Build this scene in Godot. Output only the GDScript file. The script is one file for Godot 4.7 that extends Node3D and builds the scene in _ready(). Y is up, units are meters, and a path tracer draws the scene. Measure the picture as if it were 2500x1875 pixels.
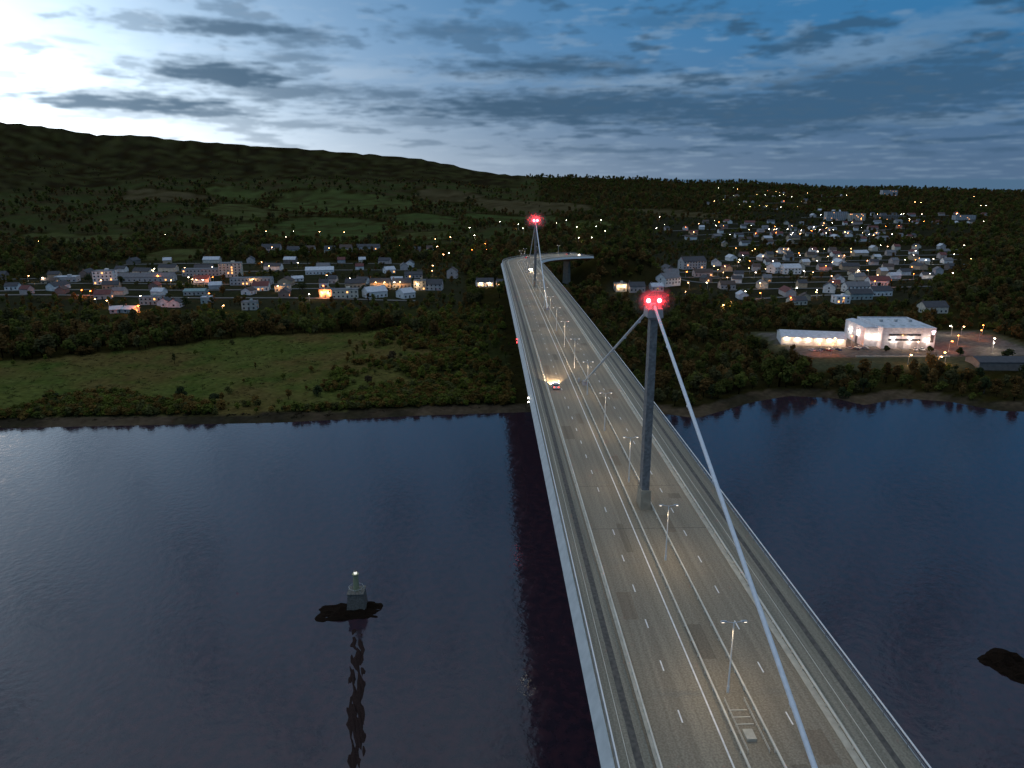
extends Node3D
# A cable-stayed road bridge over a tidal river at dusk, seen from the air. x to the right, y up, -z along the bridge; water at y = 0.

const SHORE_X = [-600.0, -204.0, -95.0, -33.0, 21.0, 81.0, 95.0, 129.0, 151.0, 173.0, 181.0, 205.0, 227.0, 240.0, 300.0, 600.0]
const SHORE_D = [310.0, 316.0, 319.0, 327.0, 331.0, 326.0, 319.0, 343.0, 353.0, 348.0, 336.0, 347.0, 340.0, 325.0, 318.0, 300.0]
const RIDGE_A = [-0.577, -0.534, -0.491, -0.439, -0.393, -0.289, -0.255, -0.149, -0.089, -0.054, -0.006, 0.03, 0.061, 0.213, 0.275, 0.336, 0.462, 0.553, 0.687]
const RIDGE_S = [0.0664, 0.0612, 0.0544, 0.0545, 0.0487, 0.0409, 0.0394, 0.031, 0.026, 0.02, 0.0093, 0.0056, 0.0034, -0.0005, -0.0047, -0.004, -0.0122, -0.0115, -0.0159]
const EYE = 105.05
const AXIS = 27.87      # x of the bridge's centre line
const BEND = 590.0      # where the far approach begins to turn right
const RADIUS = 110.0

var used_names := {}
var rng := RandomNumberGenerator.new()
var n_big := FastNoiseLite.new()
var n_mid := FastNoiseLite.new()
var n_fine := FastNoiseLite.new()
var M := {}
var meshes := {}
var told := {}
var taken := {}          # ground cells that carry a building

# ---------------------------------------------------------------- helpers
func numbered(called: String) -> String:
	var n: int = used_names.get(called, 0)
	used_names[called] = n + 1
	return called if n == 0 else "%s_%03d" % [called, n]

func tag(o: Node, label: String, category: String, group := "") -> void:
	o.set_meta("label", label)
	o.set_meta("category", category)
	if group != "":
		o.set_meta("group", group)

func thing(called: String, label: String, category: String, at := Vector3.ZERO, turn := 0.0, group := "") -> Node3D:
	var o := Node3D.new()
	o.name = numbered(called)
	add_child(o)
	o.position = at
	o.rotation.y = turn
	tag(o, label, category, group)
	return o

func part(called: String, mesh: Mesh, m: Material, parent: Node, at := Vector3.ZERO, turn := 0.0) -> MeshInstance3D:
	var o := MeshInstance3D.new()
	o.name = called
	o.mesh = mesh
	o.material_override = m
	o.position = at
	o.rotation.y = turn
	parent.add_child(o, true)
	return o

func setting(called: String, mesh: Mesh, m: Material) -> MeshInstance3D:
	var o := part(numbered(called), mesh, m, self)
	o.set_meta("kind", "structure")
	return o

func mat(c: Color, rough := 0.85, metal := 0.0) -> StandardMaterial3D:
	var m := StandardMaterial3D.new()
	m.albedo_color = c.linear_to_srgb()
	m.roughness = rough
	m.metallic = metal
	return m

func glow(c: Color, energy: float) -> StandardMaterial3D:
	var m := StandardMaterial3D.new()
	m.albedo_color = Color(0.6, 0.6, 0.6)
	m.emission_enabled = true
	m.emission = c
	m.emission_energy_multiplier = energy
	return m

func noise_tex(freq: float, octaves: int, seed_: int, lo: Color, hi: Color, size := 512, normal := false, bump := 4.0) -> NoiseTexture2D:
	var t := NoiseTexture2D.new()
	var n := FastNoiseLite.new()
	n.noise_type = FastNoiseLite.TYPE_SIMPLEX_SMOOTH
	n.frequency = freq
	n.fractal_octaves = octaves
	n.seed = seed_
	t.noise = n
	t.width = size
	t.height = size
	t.seamless = true
	if normal:
		t.as_normal_map = true
		t.bump_strength = bump
	else:
		var g := Gradient.new()
		g.set_color(0, lo.linear_to_srgb())
		g.set_color(1, hi.linear_to_srgb())
		t.color_ramp = g
	return t

func tri_noise(m: StandardMaterial3D, t: Texture2D, scale_: float) -> StandardMaterial3D:
	m.albedo_texture = t
	m.uv1_triplanar = true
	m.uv1_world_triplanar = true
	m.uv1_scale = Vector3.ONE * scale_
	return m

func st_new() -> SurfaceTool:
	var st := SurfaceTool.new()
	st.begin(Mesh.PRIMITIVE_TRIANGLES)
	st.set_smooth_group(-1)
	return st

func done(st: SurfaceTool) -> ArrayMesh:
	st.generate_normals()
	return st.commit()

func quad(st: SurfaceTool, a: Vector3, b: Vector3, c: Vector3, d: Vector3) -> void:
	for v in [a, b, c, a, c, d]:
		st.add_vertex(v)

func tri(st: SurfaceTool, a: Vector3, b: Vector3, c: Vector3) -> void:
	for v in [a, b, c]:
		st.add_vertex(v)

# a box given by its base centre, its size and a basis
func box(st: SurfaceTool, c: Vector3, s: Vector3, b := Basis.IDENTITY) -> void:
	var p := []
	for i in 8:
		p.append(c + b * Vector3(s.x * (0.5 if i & 1 else -0.5), s.y if i & 2 else 0.0, s.z * (0.5 if i & 4 else -0.5)))
	quad(st, p[4], p[6], p[7], p[5])
	quad(st, p[1], p[3], p[2], p[0])
	quad(st, p[0], p[2], p[6], p[4])
	quad(st, p[5], p[7], p[3], p[1])
	quad(st, p[2], p[3], p[7], p[6])
	quad(st, p[0], p[4], p[5], p[1])

# a box whose top differs in size from its base
func frustum(st: SurfaceTool, c: Vector3, s0: Vector2, s1: Vector2, h: float) -> void:
	var p := []
	for i in 8:
		var s: Vector2 = s1 if i & 2 else s0
		p.append(c + Vector3(s.x * (0.5 if i & 1 else -0.5), h if i & 2 else 0.0, s.y * (0.5 if i & 4 else -0.5)))
	quad(st, p[4], p[6], p[7], p[5])
	quad(st, p[1], p[3], p[2], p[0])
	quad(st, p[0], p[2], p[6], p[4])
	quad(st, p[5], p[7], p[3], p[1])
	quad(st, p[2], p[3], p[7], p[6])
	quad(st, p[0], p[4], p[5], p[1])

func tube(st: SurfaceTool, a: Vector3, b: Vector3, r0: float, r1: float, n := 8) -> void:
	var w := (b - a).normalized()
	var u := w.cross(Vector3.UP if absf(w.y) < 0.95 else Vector3.RIGHT).normalized()
	var v := w.cross(u)
	for i in n:
		var t0 := TAU * i / n
		var t1 := TAU * (i + 1) / n
		var e0 := u * cos(t0) + v * sin(t0)
		var e1 := u * cos(t1) + v * sin(t1)
		quad(st, a + e0 * r0, a + e1 * r0, b + e1 * r1, b + e0 * r1)
		tri(st, b + e0 * r1, b + e1 * r1, b)
		tri(st, a + e1 * r0, a + e0 * r0, a)

func cached_box(s: Vector3) -> Mesh:
	var k := "box%s" % s
	if not meshes.has(k):
		var st := st_new()
		box(st, Vector3.ZERO, s)
		meshes[k] = done(st)
	return meshes[k]

func interp(x: float, xs: Array, ys: Array) -> float:
	if x <= xs[0]:
		return ys[0]
	for i in range(1, xs.size()):
		if x <= xs[i]:
			return lerpf(ys[i - 1], ys[i], (x - xs[i - 1]) / (xs[i] - xs[i - 1]))
	return ys[-1]

# ---------------------------------------------------------------- the lie of the land
func shore(x: float) -> float:
	return interp(x, SHORE_X, SHORE_D)

func ridge_far(a: float) -> float:
	a = clampf(a, -0.75, 0.9)
	return 3500.0 + a * (1900.0 if a < 0.0 else 1000.0)

func ground(x: float, d: float) -> float:
	var s := shore(x)
	var a := x / maxf(d, 50.0)
	var far := ridge_far(a)
	var slope := interp(a, RIDGE_A, RIDGE_S) if a >= -0.577 else 0.0664 + (-0.577 - a) * 0.1
	var top := EYE + slope * far
	var e := 1.2 + 6.8 * clampf((d - s) / (700.0 - s), 0.0, 1.0)
	if d < s + 6.0:
		e = maxf(-3.0, 1.2 - (s + 6.0 - d) * 0.14)
	var k := 2.3 - clampf((a + 0.1) / 0.5, 0.0, 1.0)
	if d > 700.0:
		var t := (d - 700.0) / (far - 700.0)
		e = 8.0 + (top - 8.0) * pow(t, k) if t < 1.0 else top - (d - far) * 0.06
		e += minf((d - 700.0) / 900.0, 1.0) * (1.0 - clampf((d - far + 900.0) / 700.0, 0.0, 1.0)) * 5.0 * (sin(x * 0.013 + d * 0.006) + sin(x * 0.0061 - d * 0.0097 + 1.3))
	e += 32.0 * exp(-(x - 124.0) * (x - 124.0) / 2048.0 - (d - 705.0) * (d - 705.0) / 968.0)
	var w := clampf(minf(minf(x - 178.0, 338.0 - x), minf(d - 388.0, 488.0 - d)) / 10.0 + 0.5, 0.0, 1.0)
	return e * (1.0 - w) + 5.0 * w

func at_ground(x: float, d: float, up := 0.0) -> Vector3:
	return Vector3(x, ground(x, d) + up, -d)

# fields: centre x, centre distance, half width, half depth, tone
const FIELDS = [[-350, 1900, 190, 240, 0], [-285, 1370, 110, 230, 1], [-507, 1640, 78, 180, 2], [-412, 1340, 46, 120, 0], [-632, 1190, 100, 50, 2], [119, 2050, 150, 250, 3], [59, 1735, 110, 80, 1], [-127, 1245, 75, 70, 2], [173, 1540, 75, 110, 0], [-395, 965, 36, 60, 2], [-107, 2290, 110, 130, 3], [-732, 1790, 110, 90, 3], [460, 1800, 110, 220, 3], [-120, 1560, 70, 120, 1], [-600, 1950, 120, 110, 0], [-180, 2010, 70, 150, 1]]
const FIELD_TONES = [Color(0.088, 0.112, 0.038), Color(0.078, 0.106, 0.036), Color(0.096, 0.108, 0.04), Color(0.11, 0.092, 0.048)]

# what grows at a place: {"c": ground colour, "t": how thickly trees stand (0..1), "s": size of the trees}
func cover(x: float, d: float) -> Array:
	var a := x / d
	var s := shore(x)
	var e := ground(x, d)
	var nb := n_big.get_noise_2d(x, d)
	var nm := n_mid.get_noise_2d(x, d)
	var soil := Color(0.038, 0.033, 0.012)
	if d < s + 8.0:
		return [Color(0.115, 0.085, 0.055).lerp(Color(0.05, 0.042, 0.026), clampf(0.4 + 2.0 * nb + nm, 0.0, 1.0)), 0.0, 1.0]
	# the factory yard
	if x > 176.0 and x < 345.0 and d > 384.0 and d < 492.0:
		var paved := x > 184.0 and x < 332.0 and d > 410.0 and d < 484.0
		return [Color(0.17, 0.15, 0.13) if paved else Color(0.09, 0.09, 0.05), 0.0, 1.0]
	if absf(x - AXIS) < 17.0 and d < 600.0:
		return [soil, 0.25 if absf(x - AXIS) > 14.0 else 0.0, 0.5]
	# the rough meadow left of the bridge
	if x < -42.0 + 70.0 * nb + 16.0 * nm and d < 520.0:
		var top := interp(x + 14.0 * nm, [-600.0, -272.0, -214.0, -181.0, -127.0, -62.0, -36.0], [395.0, 428.0, 448.0, 474.0, 495.0, 500.0, 470.0])
		if d < top:
			var low := 1.0 - clampf((d - s - 8.0) / 34.0, 0.0, 1.0)
			var g := Color(0.115, 0.13, 0.034).lerp(Color(0.135, 0.105, 0.036), clampf(0.45 + 1.8 * nb, 0.0, 1.0)).lerp(Color(0.075, 0.105, 0.024), clampf(nm * 1.8, 0.0, 0.9))
			return [g, 0.035 + 0.95 * low * clampf(0.42 + nb * 2.6 + nm, 0.0, 1.0) + 0.35 * clampf((x + 90.0) / 50.0, 0.0, 1.0), 0.4]
		return [soil, 1.0, 1.0]
	if x < 14.0 and d < 585.0:
		return [Color(0.045, 0.05, 0.018), 0.72 + 0.3 * nb, 0.55]
	if d < 585.0:
		return [soil, 1.0, 0.75 + 0.5 * nb]
	for f in FIELDS:
		var u: float = (x - f[0] + 0.12 * (d - f[1])) / f[2]
		var v: float = (d - f[1]) / f[3]
		var r := pow(pow(absf(u), 3.5) + pow(absf(v), 3.5), 1.0 / 3.5) + 0.16 * nm
		if r < 0.95:
			return [FIELD_TONES[f[4]].lerp(Color(0.052, 0.042, 0.018), clampf(nm * 1.2 + 0.25 + nb, 0.0, 0.8)), 0.012, 0.8]
		if r < 1.1:
			return [soil, 0.75, 0.9]
	if x > 84.0 and x < 185.0 and d > 668.0 and d < 750.0:
		return [soil, 1.0, 1.05]
	var far := ridge_far(a)
	if d > far - 700.0 and a < 0.05:      # the open moor along the top of the hill
		return [Color(0.03, 0.024, 0.012).lerp(Color(0.06, 0.06, 0.024), clampf(nm * 1.4 + 0.4 + nb * 1.8, 0.0, 1.0)), 0.0 if d > far - 330.0 else clampf(nb * 2.0 - 0.35, 0.0, 0.5), 0.45]
	if a < -0.03 and d < 910.0 and x > -470.0:      # the town left of the bridge
		return [Color(0.042, 0.043, 0.023), 0.55 + 0.5 * nb, 0.62]
	if a > 0.16 and d > 590.0 and d < 1050.0 and a < 0.62:      # the estate right of the bridge
		return [Color(0.042, 0.041, 0.024), 0.5 + 0.6 * nb, 0.6]
	if a > 0.22 and d > 1090.0 and d < 1800.0 and a < 0.66:
		return [Color(0.036, 0.036, 0.021), 0.5 + 0.6 * nb, 0.75]
	if a < 0.07 and d > 1120.0:      # rough pasture, hedges and copses on the slope
		return [Color(0.058, 0.07, 0.026).lerp(Color(0.066, 0.054, 0.026), clampf(0.4 + nb * 2.0 + nm, 0.0, 1.0)), clampf(0.3 + nb * 2.6 + nm * 0.6, 0.0, 0.95), 0.85]
	return [soil, clampf(0.82 + nb * 1.6, 0.0, 1.0), 1.0]

# ---------------------------------------------------------------- the bridge's line
func deck_height(s: float) -> float:
	if s < 130.0:
		return 48.0
	if s < BEND:
		return 48.0 - (s - 130.0) * (s - 130.0) * 3.4e-5
	return 40.8 - (s - BEND) * 0.03

func along(s: float, q: float, up := 0.0) -> Vector3:
	var y := deck_height(s) + up
	if s < BEND:
		return Vector3(AXIS + q, y, -s)
	var th := minf((s - BEND) / RADIUS, 1.35)
	var rest := maxf(s - BEND - RADIUS * 1.35, 0.0)
	var r := RADIUS - q
	return Vector3(AXIS + RADIUS - r * cos(th) + rest * sin(th), y, -(BEND + r * sin(th) + rest * cos(th)))

func heading(s: float) -> float:
	return -clampf((s - BEND) / RADIUS, 0.0, 1.35)

func stations(s0: float, s1: float, straight := 15.0) -> Array:
	var out := [s0]
	var s := s0
	while s < s1 - 0.01:
		s = minf(s + (straight if s >= 100.0 and s < BEND - 0.1 or s < 100.0 else 5.0), s1)
		if out[-1] < BEND and s > BEND:
			s = BEND
		out.append(s)
	return out

# a cross-section, a list of (q, height) points, carried along the bridge
func sweep(prof: Array, s0: float, s1: float, closed := false) -> ArrayMesh:
	var st := SurfaceTool.new()
	st.begin(Mesh.PRIMITIVE_TRIANGLES)
	st.set_smooth_group(-1)
	var ss := stations(s0, s1)
	var n := prof.size() if closed else prof.size() - 1
	for i in ss.size() - 1:
		for j in n:
			var p: Vector2 = prof[j]
			var r: Vector2 = prof[(j + 1) % prof.size()]
			var c := [[ss[i], p], [ss[i + 1], p], [ss[i + 1], r], [ss[i], p], [ss[i + 1], r], [ss[i], r]]
			for k in c:
				var at: Vector2 = k[1]
				st.set_uv(Vector2((at.x + 16.0) / 32.0, k[0] / 260.0))
				st.set_uv2(Vector2(at.x / 7.0, k[0] / 7.0))
				st.add_vertex(along(k[0], at.x, at.y))
	return done(st)

func bar(q: float, y: float, w: float, h: float, s0: float, s1: float) -> ArrayMesh:
	return sweep([Vector2(q - w / 2, y), Vector2(q - w / 2, y + h), Vector2(q + w / 2, y + h), Vector2(q + w / 2, y)], s0, s1, true)

# ---------------------------------------------------------------- sky
func dusk_sky() -> PanoramaSkyMaterial:
	var w := 4096
	var h := 2048
	var img := Image.create_empty(w, h, false, Image.FORMAT_RGBF)
	# clouds: azimuth, height above the horizon, half width, half height (degrees), how dark (or, below 0, how light)
	var clouds := [[-18.3, 6.8, 5.2, 0.95, 1.0], [-24.3, 4.7, 7.4, 0.86, 1.0], [-19.8, 4.3, 4.0, 0.65, 0.9], [-17.8, 9.6, 6.5, 0.6, 0.9], [-12.8, 9.2, 2.6, 0.8, 0.7], [-13.2, 8.0, 2.5, 0.5, 0.6], [-13.0, 5.8, 5.4, 0.72, 0.75],
		[-6.6, 5.8, 3.2, 0.5, 0.7], [6.8, 4.9, 15.0, 1.25, 0.95], [4.4, 7.6, 7.0, 0.8, 0.9], [-1.5, 9.9, 5.0, 0.79, 0.6], [21.3, 4.4, 10.5, 1.25, 0.95], [28.3, 5.7, 9.0, 1.6, 0.9], [20.8, 3.2, 7.2, 0.43, 0.5],
		[31.5, 6.6, 4.3, 1.8, 0.5], [-13.5, 3.7, 4.3, 0.36, 0.55], [-24.9, 4.0, 4.7, 0.33, 0.5], [-4.3, 4.0, 3.2, 0.43, 0.5], [-27.0, 8.4, 1.4, 0.22, 0.3], [14.0, 10.5, 5.0, 0.5, 0.3],
		[14.9, 6.7, 8.6, 0.43, -0.7], [10.1, 6.1, 7.2, 0.36, -0.6], [26.1, 8.0, 5.8, 1.0, -0.6], [1.7, 1.3, 2.2, 0.29, -0.5], [6.3, 1.3, 0.9, 0.25, -0.5], [0.4, 7.1, 4.3, 0.36, -0.5], [29.3, 3.8, 7.2, 0.29, -0.5], [8.1, 7.8, 2.2, 0.22, -0.6], [-9.0, 7.3, 3.5, 0.4, -0.4], [31.0, 9.3, 4.0, 0.8, -0.4]]
	var na := FastNoiseLite.new()
	na.seed = 11
	na.frequency = 1.0
	na.fractal_octaves = 5
	na.noise_type = FastNoiseLite.TYPE_SIMPLEX_SMOOTH
	for y in range(h / 2 + 1):
		var el := 90.0 - (y + 0.5) * 180.0 / h
		var step := 1 if el < 14.5 else 4
		if step == 4 and y % 4 != 0:
			continue
		var near := clouds.filter(func(c): return absf(el - c[1]) < 3.2 * c[3] + 0.6)
		var x := 0
		while x < w:
			var az := wrapf((x + 0.5) * 360.0 / w, -180.0, 180.0)
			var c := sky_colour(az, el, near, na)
			if step == 1:
				img.set_pixel(x, y, c)
			else:
				img.fill_rect(Rect2i(x, y, 4, 4), c)
			x += step
	img.fill_rect(Rect2i(0, h / 2, w, h / 2), Color(0.048, 0.087, 0.15))
	var m := PanoramaSkyMaterial.new()
	m.panorama = ImageTexture.create_from_image(img)
	return m

func sky_colour(az: float, el: float, clouds: Array, na: FastNoiseLite) -> Color:
	var e := maxf(el, 0.0)
	var off := wrapf(az + 38.0, -180.0, 180.0)
	var g := 3.1 * exp(-absf(off) / (12.8 if off > 0.0 else 24.0)) * (0.035 + 0.965 * exp(-e / 9.5))
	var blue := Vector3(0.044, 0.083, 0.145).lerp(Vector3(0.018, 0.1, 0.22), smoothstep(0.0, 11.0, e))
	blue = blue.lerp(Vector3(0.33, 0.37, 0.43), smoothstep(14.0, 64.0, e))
	var warm := Vector3(0.93, 1.05, 1.1).lerp(Vector3(1.12, 1.0, 0.9), exp(-e / 2.2) * clampf(g * 1.3, 0.0, 1.0))
	var l := blue + warm * g
	# wandering cloud texture, drawn out sideways, flatter towards the horizon
	var u := az * 0.075
	var v := log(e + 1.6) * 2.3
	var n1 := na.get_noise_2d(u * 2.0, v * 2.2)
	var n2 := na.get_noise_2d(u * 5.0 + 40.0, v * 7.0 + 9.0)
	var n3 := na.get_noise_2d(u * 4.0 + 11.0, v * 17.0 - 6.0) * smoothstep(0.5, 4.5, e)
	var east := smoothstep(-2.0, 14.0, az) * (1.0 - smoothstep(60.0, 120.0, az))
	var dark := 0.0
	var light := 0.0
	for c in clouds:
		var dx: float = wrapf(az - c[0], -180.0, 180.0) / c[2]
		if absf(dx) > 1.8:
			continue
		var dy: float = (el - c[1] - 0.35 * n1) / c[3]
		if c[4] > 0.0 and dy < 0.0:
			dy *= 1.35
		var r := sqrt(dx * dx + dy * dy)
		var k := 1.0 - smoothstep(0.3, 1.45, r + 0.6 * n2 + 0.45 * n1 + 0.22 * n3)
		if c[4] > 0.0:
			dark = maxf(dark, k * c[4])
		else:
			light = maxf(light, -k * c[4])
	dark = maxf(dark, lerpf(0.5, 0.85, east) * smoothstep(0.08 - 0.12 * east, 0.5, n1 + 0.35 * n2 + 0.2 * n3) * smoothstep(0.4, 3.0, e))
	light = maxf(light, lerpf(0.2, 0.5, east) * smoothstep(0.08, 0.55, 0.5 * n3 + na.get_noise_2d(u * 3.0 - 17.0, v * 4.0 + 33.0)))
	var slate := Vector3(0.02, 0.05, 0.09) + Vector3(0.045, 0.066, 0.084) * minf(g, 1.5)
	l = l.lerp(Vector3(0.14, 0.205, 0.275) + Vector3.ONE * g * 1.05, light * 0.7)
	l = l.lerp(slate, dark * 0.92)
	return Color(l.x, l.y, l.z)

# ---------------------------------------------------------------- trees
func leaf_crown(st: SurfaceTool, r: RandomNumberGenerator, height: float, rad: float, clumps: int, leaf: float, tint: Color) -> void:
	var lobes := []
	for i in 7:
		var t := r.randf()
		lobes.append([Vector3(r.randf_range(-1, 1) * rad * 0.62 * (1.15 - t), height * lerpf(0.34, 0.82, t), r.randf_range(-1, 1) * rad * 0.62 * (1.15 - t)), rad * r.randf_range(0.4, 0.68)])
	for i in clumps:
		var lb: Array = lobes[i % lobes.size()]
		var n := Vector3(r.randfn(), r.randfn() * 0.9 + 0.25, r.randfn()).normalized()
		var p: Vector3 = lb[0] + n * lb[1] * pow(r.randf(), 0.35) * Vector3(1, 0.85, 1)
		p.y = maxf(p.y, 0.25)
		var face := (n + Vector3(r.randf_range(-0.7, 0.7), r.randf_range(-0.3, 0.8), r.randf_range(-0.7, 0.7))).normalized()
		var a := face.cross(Vector3(r.randf_range(-1, 1), r.randf_range(-1, 1), r.randf_range(-1, 1))).normalized() * leaf * r.randf_range(0.6, 1.25)
		var b := face.cross(a).normalized() * leaf * r.randf_range(0.5, 1.1)
		var k := r.randf_range(0.7, 1.3)
		st.set_color(Color(tint.r * k * r.randf_range(0.88, 1.12), tint.g * k, tint.b * k))
		for q in [p - a * 0.6, p + b, p + a, p - a * 0.6, p + a * 0.9, p - b * 0.9]:
			st.set_normal(face)
			st.add_vertex(q)

func trunk_shape(st: SurfaceTool, height: float, thick: float) -> void:
	st.set_color(Color(0.05, 0.042, 0.034))
	tube(st, Vector3(0, -0.6, 0), Vector3(0.15, height * 0.55, 0.1), thick, thick * 0.5, 6)
	for i in 4:
		var t := i * 1.7
		var d := Vector3(cos(t), 0.9, sin(t)) * height * 0.24
		tube(st, Vector3(0.1, height * (0.3 + 0.05 * i), 0.05), Vector3(0.1, height * (0.3 + 0.05 * i), 0.05) + d, thick * 0.4, thick * 0.15, 4)

func tree_mesh(seed_: int, height: float, rad: float, clumps: int, leaf: float) -> ArrayMesh:
	var r := RandomNumberGenerator.new()
	r.seed = seed_
	var tr := st_new()
	trunk_shape(tr, height, height * 0.025)
	tr.generate_normals()
	var st := SurfaceTool.new()
	st.begin(Mesh.PRIMITIVE_TRIANGLES)
	leaf_crown(st, r, height, rad, clumps, leaf, Color.WHITE)
	var m := tr.commit()
	return st.commit(m)

func wood(called: String, label: String, lists: Array, variants: Array) -> void:
	var root := Node3D.new()
	root.name = numbered(called)
	add_child(root)
	tag(root, label, "woodland")
	root.set_meta("kind", "stuff")
	for k in variants.size():
		var list: Array = lists[k]
		if list.is_empty():
			continue
		var mm := MultiMesh.new()
		mm.transform_format = MultiMesh.TRANSFORM_3D
		mm.use_colors = true
		mm.mesh = variants[k]
		mm.instance_count = list.size()
		for i in list.size():
			mm.set_instance_transform(i, list[i][0])
			mm.set_instance_color(i, list[i][1])
		var o := MultiMeshInstance3D.new()
		o.name = "tree_crowns"
		o.multimesh = mm
		o.material_override = M.leaf
		o.set_meta("kind", "stuff")
		root.add_child(o, true)

func tree_tint() -> Color:
	var t := rng.randf()
	var c := Color(0.096, 0.112, 0.038)
	if t > 0.62:
		c = Color(0.14, 0.092, 0.043)
	elif t > 0.45:
		c = Color(0.094, 0.097, 0.055)
	elif t > 0.3:
		c = Color(0.112, 0.132, 0.04)
	var k := rng.randf_range(0.65, 1.3)
	return Color(c.r * k * 1.12, c.g * k * 1.02, c.b * k * 0.72)

# ---------------------------------------------------------------- places in words
const LANDMARKS = [[-413, 742, "the town's leftmost low block"], [-367, 724, "the square pale apartment block"], [-336, 742, "the very long grey terrace"], [-264, 774, "the tallest cream block"], [-224, 712, "the long low grey building"], [-256, 656, "the teal-roofed shed"], [-262, 602, "the two white gabled houses"], [-280, 574, "the small pale-roofed wood-edge houses"], [-187, 584, "the lone pale green building"],
	[-178, 797, "the gleaming pale-roofed hall"], [-163, 655, "the big round tree in town"], [-122, 637, "the wide cream building"], [-97, 639, "the big white cornerwise house"], [-90, 690, "the lamp-lit tenements"], [-35, 755, "the tall pinkish gable"], [-270, 997, "the upper row's wide tenement"], [-166, 1055, "the upper row's long terrace"], [-77, 1043, "the upper row's lit house"], [4, 695, "the floodlit bridge-side houses"], [55, 1400, "the far road junction"],
	[332, 640, "the stepped white terraces"], [372, 690, "the white red-roofed house"], [254, 593, "the estate's edge cream house"], [345, 555, "the wood's long cream house"], [133, 655, "the floodlit cream row"], [227, 814, "the large dim grey block"], [313, 775, "the two gleaming white buildings"], [480, 830, "the estate's right-hand houses"], [420, 960, "the estate's uppermost street"], [768, 1590, "the two far blocks of flats"], [885, 1634, "the very long dark building"], [1127, 1745, "the far right's long building"], [400, 1300, "the second estate's left streets"], [640, 1270, "the second estate's middle streets"], [900, 1500, "the second estate's right streets"], [1560, 2900, "the skyline's square building"], [950, 3050, "the skyline's middle lights"], [690, 2150, "the far flats' left-hand lights"]]

func where_is(what: String, x: float, d: float) -> String:
	var near := []
	for l in LANDMARKS:
		near.append([Vector2(x - l[0], d - l[1]).length(), l])
	near.sort_custom(func(a, b): return a[0] < b[0])
	var first := ""
	for k in 24:
		var best: Array = near[k][1]
		var dx: float = x - best[0]
		var dd: float = d - best[1]
		var unit := 12.0 if d < 1100.0 else 40.0
		var far: String = "close " if near[k][0] < unit * 1.6 else ("" if near[k][0] < unit * 4.0 else "well ")
		var side: String
		if absf(dx) > 2.2 * absf(dd):
			side = "left of" if dx < 0.0 else "right of"
		elif absf(dd) > 2.2 * absf(dx):
			side = "behind" if dd > 0.0 else "in front of"
		else:
			side = ("behind and " if dd > 0.0 else "before and ") + ("left of" if dx < 0.0 else "right of")
		var label: String = what + " " + far + side + " " + best[2]
		if k == 0:
			first = label
		if not told.has(label) and label.split(" ").size() < 17:
			told[label] = true
			return label
	return first

# ---------------------------------------------------------------- lamps
# a street lamp: post, head, glowing lens and its light
func street_lamp(x: float, d: float, h: float, kind: String, label: String, group: String, energy := 26.0, size := 1.0) -> void:
	var o := thing("street_lamp", label, "street lamp", at_ground(x, d), rng.randf() * TAU, group)
	var k := "post%s" % h
	if not meshes.has(k):
		var st := st_new()
		tube(st, Vector3(0, -0.5, 0), Vector3(0, h, 0), 0.13, 0.07, 6)
		tube(st, Vector3(0, h - 0.1, 0), Vector3(0.9, h + 0.05, 0), 0.06, 0.05, 5)
		meshes[k] = done(st)
	part("post", meshes[k], M.steel, o)
	var c: Color = {"white": Color(1, 0.93, 0.82), "warm": Color(1.0, 0.72, 0.45), "orange": Color(1.0, 0.5, 0.2)}[kind]
	var mk := "lens_%s_%s" % [kind, size]
	if not M.has(mk):
		M[mk] = glow(c, 24.0 * size)
	if not meshes.has("lens"):
		var st := st_new()
		box(st, Vector3(0, -0.14, 0), Vector3(0.8, 0.28, 0.42))
		meshes.lens = done(st)
	part("lamp_lens", meshes.lens, M[mk], o, Vector3(1.1, h - 0.02, 0))
	if energy > 0.0:
		var l := OmniLight3D.new()
		l.name = "lamp_light"
		l.light_color = c
		l.light_energy = energy
		l.light_size = 0.15
		l.omni_range = 60.0
		l.omni_attenuation = 2.0
		l.shadow_enabled = true
		l.position = Vector3(1.1, h - 0.45, 0)
		o.add_child(l, true)

func spot(parent: Node, at: Vector3, dir: Vector3, angle: float, energy: float, c: Color) -> void:
	var l := SpotLight3D.new()
	l.name = "lamp_light"
	l.light_color = c
	l.light_energy = energy
	l.light_size = 0.12
	l.spot_range = 80.0
	l.spot_attenuation = 2.0
	l.spot_angle = angle
	l.spot_angle_attenuation = 0.6
	l.shadow_enabled = true
	parent.add_child(l, true)
	l.position = at
	l.basis = Basis.looking_at(dir, Vector3.UP if absf(dir.normalized().y) < 0.95 else Vector3.RIGHT)

# ---------------------------------------------------------------- buildings
func occupy(x: float, d: float, r: float) -> void:
	var k := int(ceil(r / 6.0))
	for i in range(-k, k + 1):
		for j in range(-k - 1, k + 1):
			taken[Vector2i(int(floor(x / 6.0)) + i, int(floor(d / 6.0)) + j)] = true

func is_taken(x: float, d: float) -> bool:
	return taken.has(Vector2i(int(floor(x / 6.0)), int(floor(d / 6.0))))

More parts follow.
